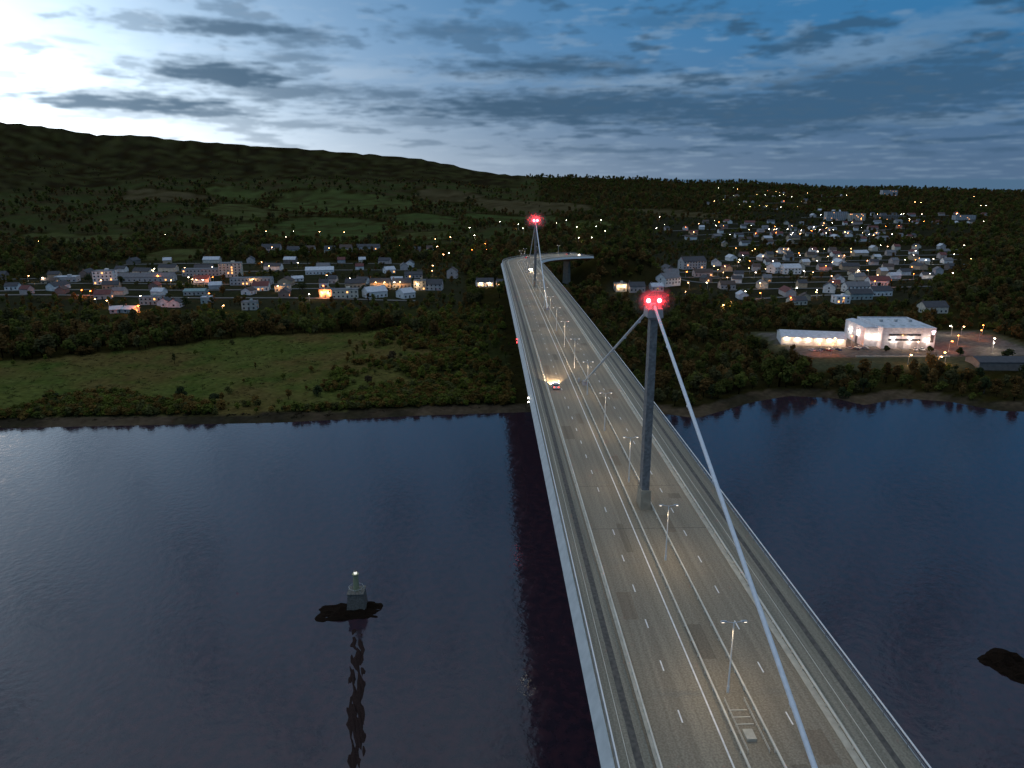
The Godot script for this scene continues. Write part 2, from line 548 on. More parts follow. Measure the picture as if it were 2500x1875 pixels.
func gable_walls(w: float, d: float, h: float, rise: float) -> ArrayMesh:
	var st := st_new()
	var x := w / 2
	var z := d / 2
	var b := -2.0
	quad(st, Vector3(-x, b, z), Vector3(-x, h, z), Vector3(x, h, z), Vector3(x, b, z))
	quad(st, Vector3(x, b, -z), Vector3(x, h, -z), Vector3(-x, h, -z), Vector3(-x, b, -z))
	for s in [-1.0, 1.0]:
		quad(st, Vector3(x * s, b, z * s), Vector3(x * s, h, z * s), Vector3(x * s, h, -z * s), Vector3(x * s, b, -z * s))
		tri(st, Vector3(x * s, h, z * s), Vector3(x * s, h + rise, 0), Vector3(x * s, h, -z * s))
	return done(st)

func gable_roof(w: float, d: float, h: float, rise: float) -> ArrayMesh:
	var st := st_new()
	var x := w / 2 + 0.35
	var z := d / 2 + 0.45
	var low := h - rise * 0.45 / (d / 2)
	for s in [-1.0, 1.0]:
		var p := [Vector3(-x * s, low + 0.06, z * s), Vector3(-x * s, h + rise + 0.06, 0), Vector3(x * s, h + rise + 0.06, 0), Vector3(x * s, low + 0.06, z * s)]
		quad(st, p[0], p[1], p[2], p[3])
		var u := Vector3(0, 0.22, 0)
		quad(st, p[0] + u, p[1] + u, p[2] + u, p[3] + u)
		quad(st, p[0], p[0] + u, p[3] + u, p[3])
		quad(st, p[3], p[3] + u, p[2] + u, p[2])
		quad(st, p[1], p[1] + u, p[0] + u, p[0])
	return done(st)

func add_window(o: Node, at: Vector3, turn: float, lit: bool, s := Vector3(1.3, 1.4, 0.16)) -> void:
	part("window", cached_box(s), M.lit if lit else M.glass, o, at, turn)

# kinds: gable (pitched roof, chimneys), flat (flat roof with parapet), shed (low pale pitch)
func building(called: String, label: String, category: String, x: float, d: float, w: float, dep: float, h: float, kind: String, wall: String, roof: String, turn: float, lit: float, group := "", windows := true, flood := 0) -> Node3D:
	var e := minf(ground(x, d), minf(ground(x - w * 0.4, d), ground(x + w * 0.4, d)) + 1.0)
	var o := thing(called, label, category, Vector3(x, e, -d), deg_to_rad(turn), group)
	for i in range(-2, 3):
		occupy(x + i * w * 0.22, d, dep * 0.5 + 2.5)
	var wm: Material = M[wall]
	var rm: Material = M[roof]
	var wall_h := h
	if kind == "flat":
		part("wall", cached_box(Vector3(w, h + 2.0, dep)), wm, o, Vector3(0, -2, 0))
		var k := "flat%s%s" % [w, dep]
		if not meshes.has(k):
			var st := st_new()
			box(st, Vector3(0, 0.01, 0), Vector3(w - 0.5, 0.12, dep - 0.5))
			for s in [-1, 1]:
				box(st, Vector3(s * (w / 2 - 0.14), 0.012, 0), Vector3(0.34, 0.5, dep + 0.06))
				box(st, Vector3(0, 0.014, s * (dep / 2 - 0.14)), Vector3(w - 0.62, 0.47, 0.34))
			meshes[k] = done(st)
		part("roof", meshes[k], rm, o, Vector3(0, h, 0))
		if w < 30.0:
			part("roof_housing", cached_box(Vector3(w * 0.16, 1.8, dep * 0.3)), wm, o, Vector3(w * 0.12, h + 0.14, 0))
	else:
		var rise := minf(dep * 0.34, h * 0.42) if kind == "gable" else dep * 0.13
		wall_h = h - rise
		var k := "%s%s%s%s" % [kind, w, dep, h]
		if not meshes.has(k):
			meshes[k] = [gable_walls(w, dep, wall_h, rise), gable_roof(w, dep, wall_h, rise)]
		part("wall", meshes[k][0], wm, o)
		part("roof", meshes[k][1], rm, o)
		if kind == "gable":
			for i in maxi(1, int(w / 11.0)):
				part("chimney", cached_box(Vector3(0.9, 1.9, 0.7)), M.brick, o, Vector3(-w / 2 + 0.8 + i * 10.5, h - 0.5, 0))
	if windows:
		var storeys := maxi(1, int(wall_h / 2.7))
		var cols := clampi(int(w / 3.4), 2, 11)
		for f in storeys:
			for c in cols:
				add_window(o, Vector3(-w / 2 + w * (c + 0.5) / cols, 0.9 + f * wall_h / storeys, dep / 2), 0.0, rng.randf() < lit)
		for f in storeys:
			add_window(o, Vector3(w / 2, 0.9 + f * wall_h / storeys, 0), PI / 2, rng.randf() < lit)
			add_window(o, Vector3(-w / 2, 0.9 + f * wall_h / storeys, 0), PI / 2, rng.randf() < lit)
		part("door", cached_box(Vector3(1.1, 2.1, 0.14)), M.door, o, Vector3(w * 0.5 / cols if cols % 2 == 0 else 0.0, 0.0, dep / 2 + 0.02))
	for i in flood:
		var fx := -w / 2 + w * (i + 0.5) / flood
		var lamp := part("wall_lamp", cached_box(Vector3(0.6, 0.35, 0.35)), M.flood, o, Vector3(fx, minf(wall_h - 0.6, 4.4), dep / 2 + 0.45))
		var l := OmniLight3D.new()
		l.name = "lamp_light"
		l.light_color = Color(1.0, 0.86, 0.7)
		l.light_energy = 12.0
		l.light_size = 0.2
		l.omni_range = 60.0
		l.omni_attenuation = 2.0
		l.shadow_enabled = true
		l.position = Vector3(0, -0.3, 0.5)
		lamp.add_child(l, true)
	return o

# ---------------------------------------------------------------- vehicles
func car_meshes() -> void:
	if meshes.has("car_body"):
		return
	var st := st_new()
	# the side view, swept across with a little tumblehome: (z, y) with -z ahead
	var side := [Vector2(-2.1, 0.35), Vector2(-2.15, 0.62), Vector2(-1.95, 0.78), Vector2(-1.05, 0.92), Vector2(2.0, 0.95), Vector2(2.12, 0.72), Vector2(2.08, 0.35)]
	for i in side.size():
		var a: Vector2 = side[i]
		var b: Vector2 = side[(i + 1) % side.size()]
		quad(st, Vector3(-0.88, a.y, a.x), Vector3(-0.88, b.y, b.x), Vector3(0.88, b.y, b.x), Vector3(0.88, a.y, a.x))
		for s in [-0.88, 0.88]:
			tri(st, Vector3(s, 0.6, 0), Vector3(s, a.y, a.x), Vector3(s, b.y, b.x))
	meshes.car_body = done(st)
	st = st_new()
	var base := [Vector3(-0.84, 0.93, -1.0), Vector3(0.84, 0.93, -1.0), Vector3(0.84, 0.95, 1.7), Vector3(-0.84, 0.95, 1.7)]
	var top := [Vector3(-0.64, 1.44, -0.3), Vector3(0.64, 1.44, -0.3), Vector3(0.62, 1.42, 1.15), Vector3(-0.62, 1.42, 1.15)]
	for i in 4:
		quad(st, base[i], top[i], top[(i + 1) % 4], base[(i + 1) % 4])
	meshes.car_glass = done(st)
	st = st_new()
	quad(st, top[0] + Vector3(0, 0.03, 0), top[3] + Vector3(0, 0.03, 0), top[2] + Vector3(0, 0.03, 0), top[1] + Vector3(0, 0.03, 0))
	box(st, Vector3(0, 1.41, 0.42), Vector3(1.26, 0.03, 1.5))
	meshes.car_roof = done(st)
	st = st_new()
	tube(st, Vector3(-0.11, 0, 0), Vector3(0.11, 0, 0), 0.32, 0.32, 12)
	meshes.wheel = done(st)
	st = st_new()
	tube(st, Vector3(-0.125, 0, 0), Vector3(0.125, 0, 0), 0.19, 0.19, 10)
	meshes.rim = done(st)

func car(label: String, at: Vector3, turn: float, paint: String, lights: bool, group := "", head_energy := 60.0, beam := 1.0) -> Node3D:
	car_meshes()
	var o := thing("car", label, "car", at, turn, group)
	part("body", meshes.car_body, M[paint], o)
	part("window", meshes.car_glass, M.glass, o)
	part("roof", meshes.car_roof, M[paint], o)
	for p in [[-0.82, -1.3], [0.82, -1.3], [-0.82, 1.3], [0.82, 1.3]]:
		var wl := part("wheel", meshes.wheel, M.tyre, o, Vector3(p[0], 0.32, p[1]))
		part("rim", meshes.rim, M.steel, wl)
	for s in [-0.62, 0.62]:
		part("headlight", cached_box(Vector3(0.34 * beam, 0.2 * beam, 0.12)), M.headlight if lights else M.steel, o, Vector3(s, 0.56, -2.14))
		part("tail_light", cached_box(Vector3(0.32, 0.24, 0.1)), M.tail if lights else M.red, o, Vector3(s, 0.66, 2.1))
		if lights:
			spot(o, Vector3(s, 0.62, -2.35), Vector3(0, -0.1, -1), 26.0, head_energy, Color(1, 0.85, 0.68))
	return o

# ================================================================ the scene
func _ready() -> void:
	rng.seed = 20240611
	# ---- camera, sky, light, exposure
	var cam := Camera3D.new()
	cam.name = "camera"
	cam.fov = 55.03
	cam.near = 0.5
	cam.far = 20000.0
	add_child(cam)
	var yaw := 0.034069
	var pitch := 0.271199
	cam.position = Vector3(0, EYE, 0)
	cam.basis = Basis.looking_at(Vector3(sin(yaw) * cos(pitch), -sin(pitch), -cos(yaw) * cos(pitch)))
	cam.current = true
	var env := Environment.new()
	env.background_mode = Environment.BG_SKY
	env.sky = Sky.new()
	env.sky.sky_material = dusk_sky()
	env.background_energy_multiplier = 1.0
	env.tonemap_mode = Environment.TONE_MAPPER_LINEAR
	env.tonemap_exposure = 1.68
	env.sdfgi_enabled = true
	env.ssao_enabled = true
	env.ssil_enabled = true
	env.volumetric_fog_enabled = true
	env.volumetric_fog_density = 0.0
	var we := WorldEnvironment.new()
	we.name = "world"
	we.environment = env
	add_child(we)
	var sun := DirectionalLight3D.new()
	sun.name = "last_daylight"
	sun.light_energy = 0.03
	sun.light_color = Color(1.0, 0.86, 0.74)
	sun.light_angular_distance = 12.0
	sun.shadow_enabled = true
	add_child(sun)
	sun.basis = Basis.looking_at(Vector3(0.62, -0.16, 0.76))

	for p in [[n_big, 0.011, 3, 5], [n_mid, 0.035, 4, 8], [n_fine, 0.12, 3, 9]]:
		var n: FastNoiseLite = p[0]
		n.noise_type = FastNoiseLite.TYPE_SIMPLEX_SMOOTH
		n.frequency = p[1]
		n.fractal_octaves = p[2]
		n.seed = p[3]
	make_materials()
	build_land()
	build_bridge()
	build_bridge_lamps()
	build_river_things()
	build_factory()
	build_left_town()
	build_right_estate()
	build_lamps()
	build_trees()
	build_vehicles()

func make_materials() -> void:
	M.steel = mat(Color(0.42, 0.43, 0.43), 0.5, 0.3)
	M.rail = tri_noise(mat(Color.WHITE, 0.55, 0.2), noise_tex(0.02, 4, 3, Color(0.4, 0.4, 0.4), Color(0.7, 0.7, 0.7), 256), 0.1)
	M.pole = mat(Color(0.75, 0.75, 0.73), 0.5)
	M.barrier = tri_noise(mat(Color.WHITE, 0.6, 0.1), noise_tex(0.02, 4, 4, Color(0.5, 0.47, 0.39), Color(0.74, 0.7, 0.6), 256), 0.08)
	M.fairing = tri_noise(mat(Color.WHITE, 0.6), noise_tex(0.015, 5, 6, Color(0.34, 0.39, 0.4), Color(0.54, 0.59, 0.6), 512), 0.05)
	M.pier = tri_noise(mat(Color.WHITE, 0.85), noise_tex(0.02, 5, 79, Color(0.15, 0.135, 0.11), Color(0.27, 0.25, 0.21), 256), 0.06)
	M.girder_rail = mat(Color(0.22, 0.22, 0.21), 0.6)
	M.girder = mat(Color(0.4, 0.19, 0.1), 0.7)
	M.cable = tri_noise(mat(Color.WHITE, 0.45), noise_tex(0.02, 4, 7, Color(0.5, 0.54, 0.58), Color(0.72, 0.76, 0.8), 256), 0.2)
	M.pylon = tri_noise(mat(Color.WHITE, 0.8), noise_tex(0.02, 5, 12, Color(0.11, 0.108, 0.105), Color(0.26, 0.255, 0.25), 512), 0.12)
	M.head = mat(Color(0.34, 0.31, 0.31), 0.7)
	M.plinth = tri_noise(mat(Color.WHITE, 0.85), noise_tex(0.02, 4, 13, Color(0.24, 0.21, 0.155), Color(0.39, 0.345, 0.26), 256), 0.1)
	M.concrete = tri_noise(mat(Color.WHITE, 0.85), noise_tex(0.02, 5, 14, Color(0.38, 0.35, 0.28), Color(0.58, 0.54, 0.44), 512), 0.06)
	M.white_line = tri_noise(mat(Color.WHITE, 0.7), noise_tex(0.03, 4, 15, Color(0.6, 0.59, 0.56), Color(0.88, 0.87, 0.84), 256), 0.12)
	# carriageway: long wheel-track streaks, with a blotchy wear over them
	M.asphalt = mat(Color.WHITE, 0.82)
	M.asphalt.albedo_texture = noise_tex(0.012, 5, 16, Color(0.255, 0.215, 0.155), Color(0.41, 0.355, 0.26), 1024)
	M.asphalt.uv1_scale = Vector3(2.0, 0.35, 1.0)
	M.asphalt.detail_enabled = true
	M.asphalt.detail_blend_mode = BaseMaterial3D.BLEND_MODE_MUL
	M.asphalt.detail_uv_layer = BaseMaterial3D.DETAIL_UV_2
	M.asphalt.detail_albedo = noise_tex(0.02, 5, 17, Color(0.5, 0.49, 0.47), Color(1, 1, 1), 1024)
	M.patch = []
	for i in 2:
		var pm: StandardMaterial3D = M.asphalt.duplicate()
		pm.albedo_color = [Color(0.86, 0.85, 0.84), Color(0.93, 0.9, 0.88)][i]
		M.patch.append(pm)
	M.footway = M.asphalt.duplicate()
	M.footway.albedo_texture = noise_tex(0.02, 5, 18, Color(0.2, 0.19, 0.145), Color(0.38, 0.345, 0.265), 1024)
	M.dark_strip = tri_noise(mat(Color.WHITE, 0.9), noise_tex(0.03, 5, 19, Color(0.045, 0.043, 0.04), Color(0.13, 0.12, 0.1), 512), 0.07)
	M.land = StandardMaterial3D.new()
	M.land.vertex_color_use_as_albedo = true
	M.land.roughness = 1.0
	M.land.specular_mode = BaseMaterial3D.SPECULAR_DISABLED
	tri_noise(M.land, noise_tex(0.02, 6, 20, Color(0.45, 0.45, 0.45), Color(1, 1, 1), 1024), 0.014)
	M.leaf = StandardMaterial3D.new()
	M.leaf.vertex_color_use_as_albedo = true
	M.leaf.roughness = 0.85
	M.leaf.metallic_specular = 0.15
	M.leaf.backlight_enabled = true
	M.leaf.backlight = Color(0.95, 0.95, 0.9)
	M.water = mat(Color.WHITE, 1.0)
	M.water.albedo_texture = noise_tex(0.012, 5, 78, Color(0.016, 0.015, 0.024), Color(0.052, 0.022, 0.03), 1024)
	M.water.roughness_texture = noise_tex(0.006, 5, 77, Color(0.04, 0.04, 0.04).srgb_to_linear(), Color(0.17, 0.17, 0.17).srgb_to_linear(), 1024)
	M.water.roughness_texture_channel = BaseMaterial3D.TEXTURE_CHANNEL_RED
	M.water.metallic_specular = 0.55
	M.water.normal_enabled = true
	M.water.normal_texture = noise_tex(0.016, 5, 21, Color.BLACK, Color.WHITE, 1024, true, 6.0)
	M.water.normal_scale = 0.1
	M.water.uv1_triplanar = true
	M.water.uv1_world_triplanar = true
	M.water.uv1_scale = Vector3.ONE * 0.022
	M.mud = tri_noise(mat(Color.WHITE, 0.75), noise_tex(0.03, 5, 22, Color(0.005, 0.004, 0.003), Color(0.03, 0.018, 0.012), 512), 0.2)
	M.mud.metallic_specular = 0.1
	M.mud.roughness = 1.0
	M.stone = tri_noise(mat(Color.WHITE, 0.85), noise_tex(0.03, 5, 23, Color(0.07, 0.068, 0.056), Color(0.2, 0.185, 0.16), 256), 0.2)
	M.low_strip = tri_noise(mat(Color.WHITE, 0.6), noise_tex(0.03, 5, 80, Color(0.018, 0.012, 0.011), Color(0.045, 0.03, 0.027), 512), 0.15)  # dark mottled tone of the low strip running from the beacon
	M.low_strip.specular_mode = BaseMaterial3D.SPECULAR_DISABLED
	M.beacon = tri_noise(mat(Color.WHITE, 0.7), noise_tex(0.03, 4, 24, Color(0.2, 0.22, 0.12), Color(0.34, 0.36, 0.22), 256), 0.2)
	var tones := {"w_white": Color(0.78, 0.78, 0.76), "w_cream": Color(0.64, 0.59, 0.48), "w_pink": Color(0.55, 0.46, 0.42), "w_grey": Color(0.45, 0.45, 0.45), "w_tan": Color(0.48, 0.37, 0.25), "w_dark": Color(0.2, 0.17, 0.15), "w_green": Color(0.36, 0.42, 0.4), "w_factory": Color(0.7, 0.7, 0.72),
		"r_slate": Color(0.06, 0.062, 0.07), "r_brown": Color(0.085, 0.06, 0.05), "r_red": Color(0.15, 0.05, 0.045), "r_grey": Color(0.17, 0.17, 0.18), "r_pale": Color(0.55, 0.58, 0.62), "r_teal": Color(0.2, 0.3, 0.3)}
	var k := 30
	for key in tones:
		var c: Color = tones[key]
		k += 1
		M[key] = tri_noise(mat(Color.WHITE, 0.85), noise_tex(0.03, 4, k, Color(c.r * 0.72, c.g * 0.72, c.b * 0.72), Color(c.r * 1.15, c.g * 1.15, c.b * 1.15), 128), 0.09)
	M.street = tri_noise(mat(Color.WHITE, 0.85), noise_tex(0.02, 4, 71, Color(0.07, 0.068, 0.062), Color(0.12, 0.115, 0.1), 256), 0.05)
	M.brick = mat(Color(0.14, 0.09, 0.07))
	M.glass = mat(Color(0.03, 0.035, 0.045), 0.12)
	M.door = mat(Color(0.06, 0.05, 0.05), 0.6)
	M.lit = glow(Color(1.0, 0.66, 0.35), 1.8)
	M.flood = glow(Color(1.0, 0.86, 0.66), 14.0)
	M.tyre = mat(Color(0.02, 0.02, 0.02), 0.9)
	M.headlight = glow(Color(1.0, 0.93, 0.8), 30.0)
	M.tail = glow(Color(1.0, 0.2, 0.12), 4.0)
	M.red = mat(Color(0.3, 0.02, 0.02), 0.4)
	M.paint_red = mat(Color(0.3, 0.03, 0.03), 0.3)
	M.paint_white = mat(Color(0.65, 0.65, 0.65), 0.3)
	M.paint_silver = mat(Color(0.36, 0.37, 0.39), 0.3, 0.4)
	M.paint_dark = mat(Color(0.04, 0.045, 0.06), 0.3)
	M.paint_blue = mat(Color(0.04, 0.08, 0.2), 0.3)

func build_land() -> void:
	# the river: one sheet from far behind the camera to under the far bank
	var st := st_new()
	quad(st, Vector3(-4000, 0, 3000), Vector3(-4000, 0, -400), Vector3(4000, 0, -400), Vector3(4000, 0, 3000))
	setting("river_water", done(st), M.water)
	# the far side of the river: flats, fields, hill; one sheet to beyond the skyline
	var rows := []
	var d := 285.0
	while d < 6500.0:
		rows.append(d)
		d *= 1.0125 if d < 2000.0 else 1.02
	var cols := 300
	var verts := PackedVector3Array()
	var colors := PackedColorArray()
	var index := PackedInt32Array()
	for r in rows:
		for i in cols + 1:
			var a := lerpf(-1.25, 1.25, i / float(cols))
			var x: float = a * r
			var y := ground(x, r)
			if r > 1450.0:
				y += n_mid.get_noise_2d(x * 0.5, r * 0.5) * minf((r - 1450.0) * 0.006, 5.0) + n_fine.get_noise_2d(x * 0.2, r * 0.2) * minf((r - 1450.0) * 0.002, 3.0)
			verts.append(Vector3(x, y, -r))
			var c: Color = cover(x, r)[0]
			var k := 1.0 + 0.35 * n_fine.get_noise_2d(x, r)
			colors.append(Color(c.r * k, c.g * k, c.b * k))
	for j in rows.size() - 1:
		for i in cols:
			var p := j * (cols + 1) + i
			for q in [p, p + cols + 1, p + cols + 2, p, p + cols + 2, p + 1]:
				index.append(q)
	var arr := []
	arr.resize(Mesh.ARRAY_MAX)
	arr[Mesh.ARRAY_VERTEX] = verts
	arr[Mesh.ARRAY_COLOR] = colors
	arr[Mesh.ARRAY_INDEX] = index
	var am := ArrayMesh.new()
	am.add_surface_from_arrays(Mesh.PRIMITIVE_TRIANGLES, arr)
	var sm := SurfaceTool.new()
	sm.create_from(am, 0)
	sm.generate_normals()
	setting("terrain", sm.commit(), M.land)

func build_bridge() -> void:
	var b := thing("road_bridge", "long dual carriageway cable-stayed bridge crossing the river to the far bank", "bridge")
	var s0 := -150.0
	var s1 := 714.0
	part("deck_girder", sweep([Vector2(-16.5, -1.45), Vector2(-9.5, -3.6), Vector2(9.5, -3.6), Vector2(16.5, -1.45)], s0, s1), M.girder, b)
	for s in [-1.0, 1.0]:
		part("edge_fairing", sweep([Vector2(15.45 * s, 0.16), Vector2(15.62 * s, 0.16), Vector2(16.55 * s, -1.42)], s0, s1), M.fairing, b)
	var road := part("carriageway", sweep([Vector2(-11.6, 0), Vector2(10.2, 0)], s0, s1), M.asphalt, b)
	part("footway", sweep([Vector2(-15.5, 0.13), Vector2(-11.6, 0.13), Vector2(-11.6, 0)], s0, s1), M.footway, b)
	part("footway", sweep([Vector2(10.2, 0), Vector2(10.2, 0.13), Vector2(15.5, 0.13)], s0, s1), M.footway, b)
	part("drain_strip", sweep([Vector2(-13.3, 0.136), Vector2(-12.5, 0.136)], s0, s1), M.dark_strip, b)
	part("drain_strip", sweep([Vector2(13.0, 0.136), Vector2(13.7, 0.136)], s0, s1), M.dark_strip, b)
	part("footway_edging", bar(-13.97, 0.134, 0.07, 0.05, s0, s1), M.barrier, b)
	part("footway_edging", bar(11.7, 0.134, 0.07, 0.05, s0, s1), M.barrier, b)
	# concrete verges that carry the safety barriers
	part("kerb", bar(-10.95, 0.004, 0.6, 0.12, s0, s1), M.concrete, b)
	part("kerb", bar(9.35, 0.004, 0.8, 0.11, s0, s1), M.concrete, b)
	part("kerb", bar(10.0, 0.131, 0.36, 0.06, s0, s1), M.concrete, b)
	# painted lines
	part("edge_line", sweep([Vector2(-3.56, 0.006), Vector2(-3.36, 0.006)], s0, s1), M.white_line, road)
	for lane in [[-7.0, 67.8], [4.9, 67.1]]:
		var s: float = lane[1] - 8.8 * 22
		while s < 600.0:
			part("lane_marking", sweep([Vector2(lane[0] - 0.085, 0.006), Vector2(lane[0] + 0.085, 0.006)], s - 1.0, s + 1.0), M.white_line, road)
			s += 8.8
	for s in [-20.0, 34.0, 113.0, 131.0, 205.0, 274.0, 343.0, 418.0, 436.0, 520.0, 588.0]:
		part("expansion_joint", sweep([Vector2(-11.5, 0.004), Vector2(10.1, 0.004)], s - 0.06, s + 0.06), M.dark_strip, road)
	var pr := RandomNumberGenerator.new()
	pr.seed = 31
	for i in 26:
		var q: float = [-9.0, -5.2, 3.1, 7.0, -0.6][i % 5] + pr.randf_range(-0.5, 0.5)
		var s := 20.0 + i * 13.0 + pr.randf_range(0, 8)
		var w := pr.randf_range(0.6, 1.6)
		part("repair_patch", sweep([Vector2(q - w, 0.003), Vector2(q + w * 0.6, 0.003)], s, s + pr.randf_range(2.0, 12.0)), M.patch[i % 2], road)
	# safety barriers and parapets: box beams on posts
	for q in [[-10.95, 0.12, "safety_barrier"], [-2.17, 0.0, "safety_barrier"], [1.42, 0.0, "safety_barrier"], [9.6, 0.11, "safety_barrier"]]:
		var v := thing("safety_barrier", {-10.95: "steel crash barrier between the left footway and the carriageway", -2.17: "steel crash barrier along the left side of the central reserve", 1.42: "steel crash barrier along the central reserve on the oncoming side", 9.6: "steel crash barrier between the oncoming carriageway and far footway"}[q[0]], "crash barrier", Vector3.ZERO, 0.0, "crash barriers along the bridge deck")
		var two: bool = q[0] > -10 and q[0] < 9
		part("rail", bar(q[0], q[1] + 0.5, 0.2, 0.2, s0, s1), M.barrier, v)
		var st := st_new()
		var s := s0 + 1.0
		while s < s1:
			box(st, along(s, q[0], q[1] + 0.003), Vector3(0.12, 0.5, 0.12))
			s += 3.2
		var posts := part("post", done(st), M.barrier, v)
		posts.set_meta("kind", "stuff")
	for sd in [-1.0, 1.0]:
		var v := thing("parapet", "thin steel parapet railing along the bridge's %s" % ("left edge, above the pale fairing" if sd < 0 else "right edge, beyond the right footway"), "railing", Vector3.ZERO, 0.0, "parapets of the bridge")
		part("rail", bar(15.3 * sd, 1.2, 0.15, 0.11, s0, s1), M.pole, v)
		part("rail", bar(15.3 * sd, 0.75, 0.05, 0.05, s0, s1), M.girder_rail, v)
		part("rail", bar(15.3 * sd, 0.4, 0.05, 0.05, s0, s1), M.girder_rail, v)
		var st := st_new()
		var s := s0 + 1.0
		while s < s1:
			box(st, along(s, 15.3 * sd, 0.134), Vector3(0.07, 1.07, 0.06))
			s += 2.4
		var posts := part("post", done(st), M.girder_rail, v)
		posts.set_meta("kind", "stuff")
	# pylons with their heads, cables and river piers
	for ps in [122.0, 427.0]:
		var base := along(ps, 0.12)
		var st := st_new()
		frustum(st, Vector3(0, -0.2, 0), Vector2(1.9, 3.6), Vector2(1.7, 3.2), 3.7)
		part("pylon_plinth", done(st), M.plinth, b, base)
		st = st_new()
		frustum(st, Vector3(0, 3.4, 0), Vector2(1.32, 2.3), Vector2(1.2, 2.0), 31.2)
		var shaft := part("pylon", done(st), M.pylon, b, base)
		for i in 5:      # flange joints between the shaft's sections
			var t := 8.0 + i * 5.4
			var w := lerpf(1.32, 1.2, (t - 3.4) / 31.2) + 0.06
			part("joint", cached_box(Vector3(w, 0.16, w * 1.72)), M.pylon, shaft, Vector3(0, t, 0))
		st = st_new()
		frustum(st, Vector3(0, 34.3, 0), Vector2(1.5, 2.4), Vector2(2.7, 3.3), 0.5)
		frustum(st, Vector3(0, 34.8, 0), Vector2(2.7, 3.3), Vector2(2.5, 3.0), 1.4)
		part("pylon_head", done(st), M.head, b, base)
		st = st_new()
		frustum(st, Vector3(0, 36.2, 0), Vector2(1.1, 2.6), Vector2(0.7, 1.4), 0.7)
		part("cable_saddle", done(st), M.head, b, base)
		for side in [[-88.0, "near"], [83.0, "far"]]:
			var foot := along(ps + side[0], 0.12, 0.7)
			st = st_new()
			tube(st, base + Vector3(0, 36.6, -0.5 * signf(side[0])), foot, 0.26, 0.26, 10)
			var cable := part("stay_cable", done(st), M.cable, b)
			st = st_new()
			var dir := (foot - base - Vector3(0, 36.6, 0)).normalized()
			for i in 6:
				var c := base + Vector3(0, 36.6, 0) + dir * (12.0 + i * 14.5)
				tube(st, c, c + dir * 0.4, 0.3, 0.3, 10)
			part("cable_clamp", done(st), M.cable, cable).set_meta("kind", "stuff")
			st = st_new()
			frustum(st, Vector3.ZERO, Vector2(1.3, 3.2), Vector2(0.8, 1.8), 1.0)
			part("cable_anchor", done(st), M.head, b, along(ps + side[0], 0.12, 0.004))
			part("anchor_cabinet", cached_box(Vector3(0.5, 1.3, 0.35)), M.rail, b, along(ps + side[0] + 2.0, -1.3, 0.004))
		pier(b, ps, 12.0, 4.0)
	for ps in [-80.0, 505.0, 570.0, 632.0, 694.0]:
		pier(b, ps, 8.5, 2.4)
	# the access hatch on the central reserve, with its little rails
	var ah := thing("access_hatch", "pale square access hatch on the central reserve between low rails", "hatch", along(64.5, -0.45, 0.004))
	part("cover", cached_box(Vector3(1.05, 0.35, 1.5)), M.concrete, ah)
	for q in [-1.0, 1.25]:
		var st := st_new()
		tube(st, Vector3(q, 0.55, 2.5), Vector3(q, 0.55, -5.5), 0.03, 0.03, 5)
		tube(st, Vector3(q, 0.3, 2.5), Vector3(q, 0.3, -5.5), 0.025, 0.025, 5)
		for i in 5:
			tube(st, Vector3(q, 0, 2.4 - i * 1.95), Vector3(q, 0.57, 2.4 - i * 1.95), 0.03, 0.03, 5)
		part("guard_rail", done(st), M.barrier, ah)
	for i in 3:
		part("step", cached_box(Vector3(2.0, 0.05, 0.1)), M.barrier, ah, Vector3(0.1, 0.02, -1.8 - i * 1.1))

func pier(b: Node3D, s: float, w: float, dep: float) -> void:
	var top := along(s, 0.0, -3.62)
	var foot := minf(ground(top.x, -top.z), 0.0) - 4.0 if -top.z < 330.0 else ground(top.x, -top.z) - 3.0
	var h := top.y - foot
	var st := st_new()
	frustum(st, Vector3.ZERO, Vector2(w, dep), Vector2(w * 0.82, dep * 0.8), h - 1.6)
	frustum(st, Vector3(0, h - 1.6, 0), Vector2(w * 0.82, dep * 0.8), Vector2(w * 1.5, dep), 1.6)
	part("pier", done(st), M.pier, b, Vector3(top.x, foot, top.z), heading(s))

